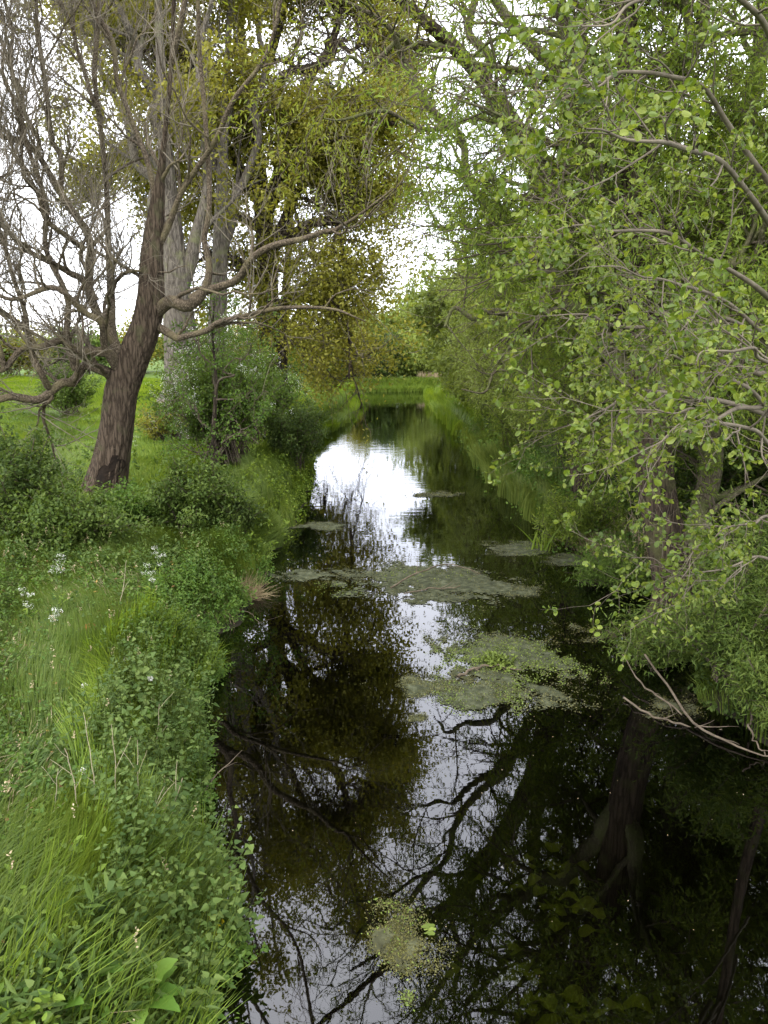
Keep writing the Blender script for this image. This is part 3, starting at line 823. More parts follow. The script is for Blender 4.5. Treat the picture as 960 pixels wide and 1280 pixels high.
tree('alder_tree', 'alder at the right edge with rounded bright leaves on thin boughs nearest the camera', al_trunk, al_limbs,
     ('bark_willow', 'twig_alder', 'twig_alder'), sp_al,
     dict(per=9, size=(.016, .056), mat='alder', shape=ROUND, out=.9, droop=.15, upn=.35, t0=.55, jit=.012), seed=41, sides=16, lscale=.55, wob=.018, flare=.1,
     clip=lambda P: (P[..., 1].min(1) > 3.9))

# ------------------------------------------------------------------ bushes
def gx(u, Y, v=600):
    return float(at(u, v, Y)[0])


bush('hawthorn', 'hawthorn in white blossom on the left bank, dark green and wide', (gx(285, 20.5), 20.5), (2.0, 1.8, 4.0), 30000, (.05, .09), 'haw', OVAL, 12, 'bush', blossom=520, seed=1)
bush('shrub', 'dark shrub hanging over the water beside the white blossoming hawthorn', (gx(368, 21.5), 21.5), (1.0, 1.6, 2.5), 15000, (.05, .09), 'dark', OVAL, 8, seed=2, lean=(.1, 0), droop=.3)
bush('shrub', 'leafy green shrub at the far end of the hawthorn by the oak trunk', (gx(318, 24), 24), (1.8, 1.5, 4.0), 15000, (.06, .10), 'haw', OVAL, 9, seed=3, blossom=150)
bush('bramble_bush', 'dark mounded bramble on the left bank below the slim sapling', (gx(232, 13.2), 13.2), (1.05, 1.0, 1.35), 14000, (.045, .08), 'bramble', OVAL, 9, seed=4, upn=.8)
bush('bramble_bush', 'bramble trailing off the left bank into the water', (gx(285, 13.6), 13.6), (.75, .8, 1.0), 7000, (.045, .08), 'dark', OVAL, 7, seed=5, upn=.8, droop=.3)
bush('elder_bush', 'dark bush cut by the left picture edge below the bare boughs', (gx(8, 12.6), 12.6), (1.05, 1.1, 2.0), 16000, (.05, .085), 'dark', OVAL, 9, seed=6)
bush('elder_bush', 'low spreading bush at the left edge in front of the leaning trunk', (gx(85, 11.8), 11.8), (1.15, .8, 1.15), 13000, (.045, .08), 'bramble', OVAL, 8, seed=7, upn=.7)
bush('elder_bush', 'yellowish green low bush directly before the foot of the leaning trunk', (gx(150, 13.2), 13.2), (.8, .8, .85), 8000, (.04, .07), 'sap', OVAL, 7, seed=8)
bush('shrub', 'small loose shrub out in the meadow under the left bare bough', (gx(95, 31), 31), (1.3, 1.2, 2.6), 7000, (.08, .13), 'haw', OVAL, 6, seed=9)
bush('shrub', 'small brownish thicket right of the leaning trunk in the meadow', (gx(205, 24), 24), (.9, .9, 1.6), 2500, (.05, .09), 'oak', OVAL, 6, seed=10)
# right bank
bush('osier_bush', 'bushy green osier with narrow leaves spilling over the water at the right edge', (gx(925, 8.1, 800), 8.1), (.95, .8, 1.5), 15000, (.03, .10), 'osier', LANCE, 9, seed=21, droop=.15, upn=.6)
bush('osier_bush', 'green osier shoots at the foot of the big willow trunk', (gx(825, 9.2, 780), 9.2), (.75, .7, 1.15), 10000, (.03, .10), 'osier', LANCE, 8, seed=22, droop=.15, upn=.6)
bush('osier_bush', 'low osier clump dipping into the dark water beneath the fallen branch', (gx(975, 7.35, 840), 7.35), (.72, .6, .85), 8000, (.05, .09), 'osier', LANCE, 7, seed=23, droop=.2, upn=.6)
bush('osier_bush', 'tall osier shoots beside the slender alder stem', (gx(945, 8.9, 760), 8.9), (.8, .9, 1.9), 10000, (.03, .10), 'osier', LANCE, 8, seed=24)
bush('shrub', 'dim undergrowth left of the big willow trunk on the right bank', (gx(770, 12.3, 690), 12.3), (.8, .8, 1.2), 9000, (.05, .09), 'haw', LANCE, 8, seed=25)
bush('shrub', 'dark ivy thicket behind the big willow trunk', (gx(900, 12.5, 690), 12.5), (1.5, 1.1, 2.6), 14000, (.05, .09), 'dark', OVAL, 10, seed=26)
bush('shrub', 'brown tangled undergrowth above the dead reeds on the right bank', (gx(728, 14.6, 660), 14.6), (.9, 1.0, 1.4), 9000, (.06, .10), 'willow', LANCE, 8, seed=27)
bush('shrub', 'shaded thicket under the second willow of the right bank', (gx(735, 18.5, 620), 18.5), (1.6, 1.8, 2.6), 12000, (.07, .11), 'dark', LANCE, 9, seed=28)
for k, (u, Y, s, lab) in enumerate([(655, 24, 1.6, 'skirt of leafy shrub under the pale willow, by the green reeds'), (625, 31, 1.9, 'leafy shrub beside the reeds below the round willow'),
                                     (605, 40, 2.3, 'leafy shrub below the distant willow of the right bank'), (590, 50, 2.6, 'leafy shrub closing the right bank before the bend')]):
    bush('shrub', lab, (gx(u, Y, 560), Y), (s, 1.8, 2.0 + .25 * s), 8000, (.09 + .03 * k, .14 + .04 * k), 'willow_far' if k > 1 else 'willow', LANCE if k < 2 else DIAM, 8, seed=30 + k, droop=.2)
# far end of the reach
far = [(476, 66.5, 2.6, 4.6, 'dark', 'dark evergreen bush at the head of the far reach'), (440, 67, 3, 4.4, 'oak', 'brownish bush left of the dark evergreen at the river bend'),
       (515, 67.5, 2.8, 4.6, 'willow_far', 'pale bush right of the dark evergreen at the river bend'), (560, 69, 3.4, 5, 'willow_far', 'tall pale bush behind the grass strip at the bend'),
       (400, 66, 3.2, 4.0, 'haw', 'green bush beyond the golden oak'), (490, 84, 5, 8, 'willow_far', 'tall hazy green bush farthest behind the river bend'),
       (350, 85, 6, 7, 'oak', 'olive bush in the field edge behind the oak'), (600, 78, 5, 8, 'willow_far', 'tall bush behind the right bank shrubs at the bend'),
       (520, 88, 4.5, 11.5, 'willow_far', 'tallest pale tree-like bush far behind the river bend'), (452, 90, 2.6, 8.6, 'oak', 'narrow olive bush far behind the dark evergreen'),
       (425, 92, 6, 6.4, 'willow_far', 'pale hazy bush in the gap under the golden oak boughs')]
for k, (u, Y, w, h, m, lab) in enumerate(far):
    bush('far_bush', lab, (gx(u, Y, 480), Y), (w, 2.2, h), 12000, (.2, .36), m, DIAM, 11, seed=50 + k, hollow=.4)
hedge = [(10, 62, 5, 5, 'oak'), (60, 68, 4.5, 4.4, 'willow_far'), (110, 64, 4, 5.0, 'haw'), (165, 72, 5, 5.5, 'oak'), (-40, 58, 5, 6, 'haw'), (230, 75, 5, 6, 'willow_far'), (290, 78, 5, 6, 'oak')]
hl = ['olive hedge bush at the meadow edge, leftmost in view', 'pale green hedge bush second from the left at the meadow edge', 'darker green hedge bush behind the left bare bough',
      'olive hedge bush seen left of the leaning trunk fork', 'green hedge bush mostly cut by the left picture edge', 'pale green hedge bush behind the thick grey trunk', 'olive hedge bush behind the slim grey stem']
for k, (u, Y, w, h, m) in enumerate(hedge):
    bush('hedge_bush', hl[k], (gx(u, Y, 480), Y), (w, 2.5, h), 5000, (.2, .36), m, DIAM, 8, seed=70 + k, hollow=.4, group='hedge bushes at the meadow edge')


# sapling before the hawthorn
tree('sapling', 'slim young tree with a thin straight stem before the blossoming hawthorn',
     [(266, 640, 16.3, .07), (268, 600, 16.3, .055), (267, 540, 16.3, .048), (270, 480, 16.3, .035), (266, 420, 16.3, .022), (268, 370, 16.3, .008)],
     [[(268, 570, 16.3, .025), (300, 540, 16.2, .016), (330, 530, 16.1, .005)], [(267, 540, 16.3, .025), (230, 505, 16.2, .015), (205, 490, 16.2, .005)],
      [(270, 490, 16.3, .022), (300, 450, 16.2, .012), (318, 420, 16.2, .004)], [(268, 460, 16.3, .02), (245, 420, 16.4, .012), (235, 390, 16.5, .004)],
      [(268, 580, 16.3, .02), (240, 560, 16, .012), (215, 555, 15.8, .004)], [(270, 500, 16.3, .02), (310, 495, 16.1, .01), (345, 500, 16, .004)]],
     ('bark_dark', 'twig_dark', 'twig_dark'),
     [dict(K=9, t0=.2, t1=1, ln=(.3, .9), ang=(.4, 1.1), N=6, wander=.2, rf=.6, rmax=.012, rtip=.003), dict(K=6, t0=.2, t1=1, ln=(.15, .45), ang=(.4, 1.1), N=4, wander=.2, rf=.6, rmax=.005, rtip=.002)],
     dict(per=9, size=(.04, .07), mat='sap', shape=OVAL, out=.9, upn=.6, jit=.03), seed=61, sides=10)


# ------------------------------------------------------------------ grasses
def blades(name, label, xy, hgt, width, mat, seed, bend=.5, z=None, kind='stuff'):
    r = np.random.default_rng(seed)
    n = len(xy)
    z = ground_z(xy[:, 0], xy[:, 1]) if z is None else z
    B = np.column_stack([xy, z - .02])
    az = r.uniform(0, 2 * PI, n)
    # tufts share a lean
    az = az + .8 * vnoise(xy[:, 0] * 2, xy[:, 1] * 2, seed)
    D = np.column_stack([np.cos(az), np.sin(az), np.zeros(n)])
    face = r.uniform(0, 2 * PI, n)
    S = np.column_stack([np.cos(face), np.sin(face), np.zeros(n)])
    h = hgt * r.uniform(.55, 1.15, n)
    w = width * r.uniform(.6, 1.3, n)
    bd = bend * r.uniform(.1, 1.2, n)
    up = np.array([0, 0, 1.])
    p1 = B + up * (h * .55)[:, None] + D * (h * bd * .25)[:, None]
    p2 = B + up * (h * (1 - .35 * bd ** 2).clip(.2))[:, None] + D * (h * bd * .85)[:, None]
    V = np.stack([B - S * w[:, None] / 2, B + S * w[:, None] / 2, p1 + S * w[:, None] * .42, p1 - S * w[:, None] * .42, p2], 1).reshape(-1, 3)
    i = np.arange(n)[:, None] * 5
    o = build(name, V, [i + np.array([[0, 1, 2, 3]]), i + np.array([[3, 2, 4]])], MAT[mat], rnd=np.repeat(r.random(n), 5))
    return tag(o, label, 'grass', kind=kind)


def scatter(n, y0, y1, x0f, x1f, seed, pw=1.0):
    r = np.random.default_rng(seed)
    y = y0 + (y1 - y0) * r.random(n) ** pw
    a, b = x0f(y), x1f(y)
    return np.column_stack([a + (b - a) * r.random(n), y])


fl = lambda y: -.52 * y - .9
xy = scatter(95000, 2.2, 15, fl, lambda y: xl(y) - .12, 1, .75)
hh = .22 + .16 * np.clip(vnoise(xy[:, 0] * 1.5, xy[:, 1] * 1.5, 5), -.6, 1)
blades('bank_grass', 'lush long grass on the near left bank', xy, hh * 1.15, .0105, 'grass', 1, .75)
xy = scatter(16000, 2.2, 14, fl, lambda y: xl(y) - .05, 101, .75)
blades('bank_grass', 'short broad grass blades among the finer grass of the near bank', xy, .2 + .05 * vnoise(xy[:, 0] * 3, xy[:, 1] * 3, 8), .02, 'nettle', 101, 1.0)
xy = scatter(4500, 3.2, 9, lambda y: xl(y) - .9, lambda y: xl(y) + .02, 103)
blades('bank_grass', 'tall pale grass leaves growing up through the nettles', xy, .48, .009, 'herb', 103, .8)
xy = scatter(5000, 2.2, 15, fl, lambda y: xl(y) - .05, 102, .75)
blades('dead_grass', 'dry straw coloured blades scattered through the near bank grass', xy, .26, .007, 'straw', 102, 1.1)
xy = scatter(130000, 13, 60, fl, lambda y: xl(y) - .1, 2, 1.3)
blades('meadow_grass', 'bright green meadow grass beyond the leaning tree', xy, .13 + .07 * vnoise(xy[:, 0], xy[:, 1], 6) + .004 * xy[:, 1], .012 + .0013 * xy[:, 1], 'meadow', 2, .7)
xy = scatter(26000, 13, 25, lambda y: xl(y) - 1.3, lambda y: xl(y) - .02, 3)
blades('bank_grass', 'taller grass fringing the left bank by the hawthorn', xy, .45, .022, 'grass', 3, .9)
xy = scatter(26000, 33, 56, lambda y: xl(y) - 2.0, lambda y: xl(y) + .1, 4)
blades('bank_grass', 'bright tall grass on the left promontory before the bend', xy, .6, .04, 'meadow', 4, .8)
xy = scatter(13000, 15, 34, lambda y: xr(y) - .6, lambda y: xr(y) + .6, 5)
blades('reeds', 'soft green reeds fringing the right bank', xy, .55 + .25 * vnoise(xy[:, 0] * 1.5, xy[:, 1] * 1.5, 9) + .012 * (xy[:, 1] - 15), .02, 'reed', 5, .55, z=np.maximum(ground_z(xy[:, 0], xy[:, 1]), -.02))
xy = scatter(7000, 33, 60, lambda y: xr(y) - .8, lambda y: xr(y) + 1.2, 6)
blades('reeds', 'paler reeds along the distant right bank', xy, .8, .035, 'meadow', 6, .8, z=np.maximum(ground_z(xy[:, 0], xy[:, 1]), -.02))
r6 = np.random.default_rng(66)
xx = r6.uniform(-6, 7, 16000)
xy = np.column_stack([xx, 63.8 + .25 * xx + r6.uniform(-.3, 1.6, 16000)])
blades('bank_grass', 'bright grass strip across the end of the reach', xy, .55, .05, 'meadow', 7, .7, z=np.maximum(ground_z(xy[:, 0], xy[:, 1]), -.02))
xx = r6.uniform(2.8, 6.5, 2000)
xy = np.column_stack([xx, 65.4 + .25 * xx + r6.uniform(-.1, 1.2, 2000)])
blades('dead_reeds', 'tan dead reeds behind the far grass strip', xy, .9, .05, 'straw', 8, .6)
xy = scatter(900, 12.5, 15.5, lambda y: xr(y) - .35, lambda y: xr(y) + .5, 9)
blades('dead_reeds', 'brown dead reed stems at the right water edge', xy, .55, .012, 'straw', 9, .9, z=np.maximum(ground_z(xy[:, 0], xy[:, 1]), -.02))
xy = scatter(9000, 5, 14, lambda y: xr(y) - .05, lambda y: xr(y) + 1.6, 10)
blades('bank_grass', 'shaded grass on the right bank under the willows', xy, .3, .010, 'grass', 10, .9)


# ------------------------------------------------------------------ near left bank plants
def nettles():
    r = np.random.default_rng(5)
    n = 700
    pf = r.uniform(.55, 1.3, n)
    y = 3.72 + 5.4 * r.random(n) ** 1.2
    x = xl(y) + .02 - np.interp(y, [3, 4, 5, 7, 9], [.55, .68, .9, .8, .5]) * r.random(n) ** 1.1
    z = ground_z(x, y)
    h = r.uniform(.35, .68, n) * np.where(y > 7, .75, 1)
    S = np.column_stack([x, y, z - .02])
    D = nrm(np.column_stack([r.normal(.12, .16, n), r.normal(0, .16, n), np.ones(n)]))
    P = walk(S, D, h, 8, .06, (0, 0, 0), r)
    R = np.linspace(.0045, .002, 8)[None].repeat(n, 0)
    V, F = tubes(P, R, 4)
    tot = []
    for k in range(8):
        t = .22 + .78 * k / 7
        i = min(int(t * 7), 6)
        w = t * 7 - i
        B = P[:, i] * (1 - w) + P[:, i + 1] * w
        a0 = r.uniform(0, 6, n) if k == 0 else a0 + PI / 2
        for s in (0, PI):
            az = a0 + s + r.normal(0, .25, n)
            A = nrm(np.column_stack([np.cos(az), np.sin(az), r.normal(-.05, .4, n)]))
            Nn = r.normal(size=A.shape) * .4 + np.array([0, 0, 1.])
            Nn = nrm(Nn - A * (A * Nn).sum(-1, keepdims=True))
            tot.append((B, A, Nn, pf * r.uniform(.03, .066, n) * (1.15 - .6 * abs(t - .5))))
    L = cat(*tot)
    tv, tf = NETTLE
    root = tag(leaf_mesh('nettle_patch', MAT['nettle'], None, L, NETTLE, r, petiole=.25), 'dense patch of dark green nettles along the near left water edge', 'nettles', kind='stuff')
    o = build('stems', V, [F], MAT['reed'], root)
    o['kind'] = 'stuff'


nettles()


def herbs(name, label, n, y0, y1, x0f, x1f, hs, lsize, mat, shape, seed, per=8, upn=.7):
    r = np.random.default_rng(seed)
    xy = scatter(n, y0, y1, x0f, x1f, seed)
    S = np.column_stack([xy, ground_z(xy[:, 0], xy[:, 1]) - .01])
    D = nrm(np.column_stack([r.normal(0, .4, n), r.normal(0, .4, n), np.ones(n)]))
    P = walk(S, D, r.uniform(hs[0], hs[1], n), 5, .15, (0, 0, 0), r)
    L = leaves_on(P, per, lsize, .9, .05, upn, .25, 1, .02, r)
    return tag(leaf_mesh(name, MAT[mat], None, L, shape, r), label, 'plants', kind='stuff')


herbs('ground_cover', 'small leaved green ground cover on the left bank edge', 1500, 7.5, 13.5, lambda y: xl(y) - .8, lambda y: xl(y) + .02, (.1, .35), (.03, .055), 'sap', OVAL, 81, 12)
herbs('ground_cover', 'yellowish leafy weeds in the bottom left corner', 420, 2.4, 4.2, lambda y: -.52 * y - .7, lambda y: xl(y) - .55, (.12, .34), (.035, .07), 'herb', OVAL, 82, 12)
herbs('ground_cover', 'broad leaved weeds scattered through the near grass', 2600, 3, 12, lambda y: -.5 * y - .5, lambda y: xl(y) - .3, (.1, .34), (.012, .05), 'sap', OVAL, 83, 10)
herbs('ground_cover', 'small nettle seedlings mixed into the near grass', 900, 3, 12, lambda y: -.5 * y - .5, lambda y: xl(y) - .3, (.12, .36), (.02, .055), 'nettle', NETTLE, 86, 10)
herbs('ground_cover', 'long leaved plants crowding the bottom edge below the nettles', 240, 2.9, 3.95, lambda y: xl(y) - .9, lambda y: xl(y) + .03, (.12, .4), (.06, .15), 'nettle', LANCE, 87, 12, .5)
herbs('ground_cover', 'mixed seedlings trailing over the muddy water edge', 900, 3.4, 9, lambda y: xl(y) - .12, lambda y: xl(y) + .08, (.06, .3), (.015, .05), 'sap', OVAL, 88, 12, .5)
herbs('ground_cover', 'leafy undergrowth in front of the brambles on the left bank', 1100, 10.5, 14, lambda y: -.5 * y - .5, lambda y: xl(y) - .3, (.15, .5), (.035, .065), 'nettle', OVAL, 84, 12)
herbs('ground_cover', 'ivy and seedlings covering the right bank soil', 2600, 6, 20, lambda y: xr(y) - .05, lambda y: xr(y) + 2.4, (.1, .5), (.04, .08), 'dark', OVAL, 85, 12)


herbs('ground_cover', 'leafy waterside plants among the reeds of the right bank', 1500, 13, 34, lambda y: xr(y) - .5, lambda y: xr(y) + .9, (.2, .8), (.05, .10), 'sap', OVAL, 89, 14, .5)


herbs('ground_cover', 'leafy weeds in the fringe grass below the hawthorn', 1100, 13, 25, lambda y: xl(y) - 1.2, lambda y: xl(y) + .05, (.2, .55), (.035, .08), 'herb', OVAL, 90, 12, .5)


herbs('ground_cover', 'darker leafy weeds dotted over the meadow', 350, 16, 45, lambda y: -.5 * y, lambda y: xl(y) - 1.0, (.15, .45), (.06, .14), 'haw', OVAL, 91, 14, .5)


def on_ground(u, v):
    """where the pixel's ray meets the ground"""
    lo = np.array([0, 0, H])
    d = at(u, v, 10) - lo
    ts = np.linspace(.1, 8, 4000)
    p = lo + d * ts[:, None]
    k = np.argmax(p[:, 2] < np.maximum(ground_z(p[:, 0], p[:, 1]), 0))
    return p[k]


def dock(u, v, label, n=9, size=(.18, .32), seed=0, mat='dock'):
    r = np.random.default_rng(seed)
    b = on_ground(u, v)
    root = thing('dock_plant', label, 'plant', b, 'broad leaved dock plants on the near bank')
    az = np.arange(n) * 2.4 + r.normal(0, .2, n)
    el = r.uniform(.35, 1.15, n)
    for k in range(n):
        A = np.array([[math.cos(az[k]) * math.cos(el[k]), math.sin(az[k]) * math.cos(el[k]), math.sin(el[k])]])
        Nn = np.array([[0, 0, 1.]]) + .15 * r.normal(size=(1, 3))
        Nn = nrm(Nn - A * (A * Nn).sum(-1, keepdims=True))
        # curved blade with a midrib, 9 rows across 5
        s = r.uniform(*size)
        X = np.cross(A, Nn)
        t = np.linspace(0, 1, 12)
        wd = s * .17 * np.sin(PI * t ** .75) ** .8 * (1 + .12 * np.sin(t * 23 + k)) + .004
        cx = np.linspace(-1, 1, 5)
        c = b + A * (t * s + .05)[:, None] - np.array([0, 0, 1.]) * (.35 * s * t ** 2.3)[:, None]
        V = c[:, None] + X[:, None] * (wd[:, None] * cx[None])[..., None] + Nn[:, None] * ((.22 * np.abs(cx)[None] * wd[:, None]) + .10 * wd[:, None] * np.sin(t * 30)[:, None] * cx[None] ** 2)[..., None]
        i, j = np.meshgrid(np.arange(4), np.arange(11))
        q = (j * 5 + i).ravel()
        build('leaf', V.reshape(-1, 3), [np.stack([q, q + 1, q + 6, q + 5], -1)], MAT[mat], root, rnd=np.full(60, r.random()), smooth_=True)
    return root


dock(165, 1262, 'largest dock plant with long leaves at the bottom edge beside the nettles', 12, (.26, .42), 1)
dock(62, 1275, 'dock plant in the bottom left corner', 8, (.2, .34), 2)
dock(45, 1150, 'upright dock leaves among the yellowish weeds at the left edge', 7, (.24, .38), 3)
dock(122, 800, 'dock plant beside the orange rotten log', 8, (.18, .3), 4)
dock(205, 1225, 'dock leaves poking out of the nettles near the water', 7, (.14, .24), 5)


def umbel(u, v, label, hgt, seed, spread=.06):
    """cow parsley: forked stem, flat heads of tiny white florets, ferny leaves"""
    r = np.random.default_rng(seed)
    b = on_ground(u, v)
    root = thing('cow_parsley', label, 'flower', b)
    P = walk(np.array([b]), np.array([[r.normal(0, .1), r.normal(0, .1), 1.]]), np.array([hgt]), 8, .05, (0, 0, 0), r)
    R = np.linspace(.005, .003, 8)[None]
    Q, QR = kids(P, R, 5, .55, 1, (hgt * .18, hgt * .35), (.3, .7), 5, .05, (0, 0, .1), rf=.7, rtip=.0015, r=r)
    stem = tubes_multi('stem', [(P, R, 5), (Q, QR, 4)], MAT['reed'], root)
    heads = Q[:, -1]
    for h in heads:
        n = 46
        a = r.uniform(0, 2 * PI, n); q = np.sqrt(r.random(n)) * spread * r.uniform(.5, 1)
        B = h + np.column_stack([np.cos(a) * q, np.sin(a) * q, .012 * r.normal(size=n) + .02])
        A = nrm(np.column_stack([np.cos(a), np.sin(a), r.normal(0, .3, n)]))
        Nn = np.array([0, 0, 1.]) + .3 * r.normal(size=A.shape)
        Nn = nrm(Nn - A * (A * Nn).sum(-1, keepdims=True))
        leaf_mesh('flower_head', MAT['blossom'], stem, (B, A, Nn, r.uniform(.007, .013, n)), DIAM, r)
    L = leaves_on(P, 40, (.04, .09), 1, .1, .7, .1, .6, .04, r)
    leaf_mesh('leaves', MAT['herb'], root, L, LANCE, r)


dock(30, 960, 'dock plant in the grass at the left edge level with the dead stems', 7, (.14, .26), 6)
dock(150, 930, 'small dock plant at the upper end of the nettle patch', 7, (.10, .2), 7)
dock(60, 1085, 'dock plant in the grass left of the nettles', 7, (.14, .24), 8)
dock(225, 1270, 'dock plant at the water edge in the bottom row', 8, (.16, .28), 9)
dock(100, 1225, 'dock plant between the corner dock and the largest one', 8, (.18, .3), 10)


def litter():
    r = np.random.default_rng(12)
    xy = scatter(900, 2.4, 14, lambda y: -.5 * y - .6, lambda y: xl(y) + .02, 121, .8)
    n = len(xy)
    B = np.column_stack([xy, ground_z(xy[:, 0], xy[:, 1]) + r.uniform(.03, .22, n)])
    A = nrm(r.normal(size=(n, 3)) * [1, 1, .4])
    Nn = nrm(r.normal(size=(n, 3)) * .5 + [0, 0, 1.])
    Nn = nrm(Nn - A * (A * Nn).sum(-1, keepdims=True))
    tag(leaf_mesh('leaf_litter', MAT['litter'], None, (B, A, Nn, r.uniform(.02, .05, n)), OVAL, r), 'brown and yellowed dead leaves caught in the near bank plants', 'dead leaves', kind='stuff')
    # flowering grass stalks
    xy = scatter(90, 3, 13, lambda y: -.5 * y - .5, lambda y: xl(y) - .1, 122, .8)
    n = len(xy)
    S = np.column_stack([xy, ground_z(xy[:, 0], xy[:, 1]) - .02])
    D = nrm(np.column_stack([r.normal(0, .15, n), r.normal(0, .15, n), np.ones(n)]))
    P = walk(S, D, r.uniform(.35, .65, n), 8, .06, (.0, 0, -.02), r)
    V, F = tubes(P, np.linspace(.002, .001, 8)[None].repeat(n, 0), 3)
    L = leaves_on(P, 14, (.012, .022), .8, .2, .3, .82, 1, .004, r)
    o = tag(leaf_mesh('grass_heads', MAT['straw'], None, L, DIAM, r), 'thin seeding grass heads standing above the near bank', 'grass', kind='stuff')
    build('stalks', V, [F], MAT['herb'], o)['kind'] = 'stuff'


litter()
umbel(78, 775, 'cow parsley with the largest white heads before the left bushes', .62, 1, .075)
umbel(40, 790, 'small cow parsley left of the larger white heads in the grass', .4, 2, .045)
umbel(72, 800, 'low cow parsley in the grass just above the orange log', .3, 3, .05)
umbel(190, 760, 'cow parsley on the bank below the bramble', .4, 4, .05)
umbel(205, 735, 'cow parsley nearest the bramble and the water', .45, 5, .05)
umbel(170, 580, 'cow parsley in the meadow right of the leaning trunk', .6, 6, .10)
umbel(195, 570, 'cow parsley against the foot of the blossoming hawthorn', .9, 7, .11)


def dandelion(u, v, label, hgt, seed):
    r = np.random.default_rng(seed)
    b = on_ground(u, v)
    root = thing('dandelion_clock', label, 'flower', b)
    P = walk(np.array([b]), np.array([[r.normal(0, .1), r.normal(0, .1), 1.]]), np.array([hgt]), 7, .05, (0, 0, 0), r)
    stem = part_tube('stem', P, np.full((1, 7), .003), 5, MAT['herb'], root)
    n = 160
    A = nrm(r.normal(size=(n, 3)))
    Nn = nrm(np.cross(A, r.normal(size=A.shape)))
    leaf_mesh('seed_head', MAT['blossom'], stem, (P[0, -1] + A * .006, A, Nn, np.full(n, .024)), DIAM, r)


dandelion(187, 893, 'white dandelion clock standing in the nettles near the water', .36, 1)
dandelion(109, 885, 'white dandelion clock in the grass left of the nettles', .24, 2)
dandelion(157, 850, 'small white dandelion clock below the orange log', .25, 3)
dandelion(107, 1005, 'white dandelion clock at the foot of the dead stems', .25, 4)


def dead_stem(pts, label, name='withered_weed', mat='drystalk', forks=4, seed=0, fl=(.08, .25), rough=1.):
    r = np.random.default_rng(seed)
    q = resample(np.array(pts, float), 14)
    P, R = q[None, :, :3], q[None, :, 3]
    P = P + np.concatenate([np.zeros((1, 1, 3)), r.normal(0, .006 * rough, (1, 13, 3))], 1)
    root = thing(name, label, 'dead weed' if name == 'withered_weed' else 'branch', P[0, 0])
    stem = part_tube('stem', P, R, 6, MAT[mat], root)
    if forks:
        Q, QR = kids(P, R, forks, .35, .95, fl, (.3, .8), 5, .12, (0, 0, .03), rf=.7, rtip=.0012, r=r)
        for k in range(len(Q)):
            part_tube('fork', Q[k], QR[k], 5, MAT[mat], stem)
    return root


def stem_px(u0, v0, u1, v1, label, seed, rad=.005, forks=3):
    b = on_ground(u0, v0)
    t = at(u1, v1, b[1] - .12)
    m = (b + t) / 2 + np.array([.02, 0, .0])
    return dead_stem([(*b, rad * .95), (*m, rad * .75), (*t, rad * .45)], label, seed=seed, forks=forks, rough=.5)


stem_px(178, 1065, 195, 1000, 'pale forked dead stem low in the nettles', 1, .006, 4)
stem_px(195, 1060, 228, 972, 'pale dead stem leaning towards the water from the nettles', 2, .006, 3)
stem_px(98, 1040, 82, 935, 'pale dead stem at the left end of the nettles', 3, .005, 3)
stem_px(120, 1035, 104, 890, 'tall thin dead stem beside the grass', 4, .004, 2)
stem_px(142, 1030, 140, 905, 'straight upright dead stem in the middle of the nettles', 5, .004, 2)
stem_px(165, 1040, 172, 925, 'thin dead stem right of the straight upright one', 6, .004, 2)
stem_px(190, 950, 199, 880, 'short dead stem near the dandelion clock', 7, .004, 2)
stem_px(60, 1040, 72, 960, 'bent dead stem farthest left by the grass', 8, .004, 3)
stem_px(146, 770, 158, 700, 'dry stem standing in front of the brambles', 9, .006, 2)
b = on_ground(214, 1040)
dead_stem([(*b, .007), (*at(240, 1010, b[1] + .3), .006), (*at(268, 972, b[1] + .6), .005), (*at(302, 938, b[1] + .9), .002)], 'long grey dead twig sticking out over the water', 'dead_twig', 'deadwood', 3, 11)
b = on_ground(200, 1140)
dead_stem([(*b, .006), (*at(238, 1120, b[1] + .15), .005), (*at(290, 1105, b[1] + .3), .002)], 'thin brown twig reaching over the water below the long grey one', 'dead_twig', 'deadwood', 2, 12)
# yellow sprig
b = on_ground(248, 1190)
root = dead_stem([(*b, .004), (*at(258, 1165, b[1] + .02), .003), (*at(270, 1148, b[1] + .04), .002)], 'sprig of bright yellow leaves at the nettle edge over the water', 'yellow_sprig', 'reed', 3, 13, (.03, .08))
r7 = np.random.default_rng(77)
Bp = np.array([at(u, v, b[1] + .04) for u, v in [(262, 1150), (270, 1143), (278, 1148), (274, 1158), (266, 1160), (273, 1168), (258, 1162)]])
Ap = nrm(r7.normal(size=(7, 3)) + [0.2, -.3, -.2]); Np = nrm(np.cross(Ap, r7.normal(size=(7, 3))))
leaf_mesh('leaves', MAT['yellow'], root, (Bp, Ap, Np, np.full(7, .06)), NETTLE, r7)


# orange rotten log end
def log():
    b = on_ground(102, 803)
    root = thing('rotten_log', 'short rotten log with a rusty orange broken end in the left grass', 'log', b)
    p0, p1 = b + np.array([-.24, -.10, .02]), b + np.array([.09, .03, .13])
    q = resample(np.array([[*p0, .03], [*((p0 + p1) / 2 + [0, 0, .01]), .05], [*p1, .068]]), 14)
    bk = part_tube('bark', q[None, :, :3], q[None, :, 3], 20, MAT['limb_brown'], root, bark_mod(5, .09))
    d = nrm((p1 - p0)[None])[0]
    q2 = resample(np.array([[*(p1 - d * .05), .071], [*(p1 + d * .02), .07], [*(p1 + d * .06), .05], [*(p1 + d * .075), .004]]), 10)
    part_tube('broken_end', q2[None, :, :3], q2[None, :, 3], 20, MAT['rotwood'], bk, bark_mod(6, .10))


log()


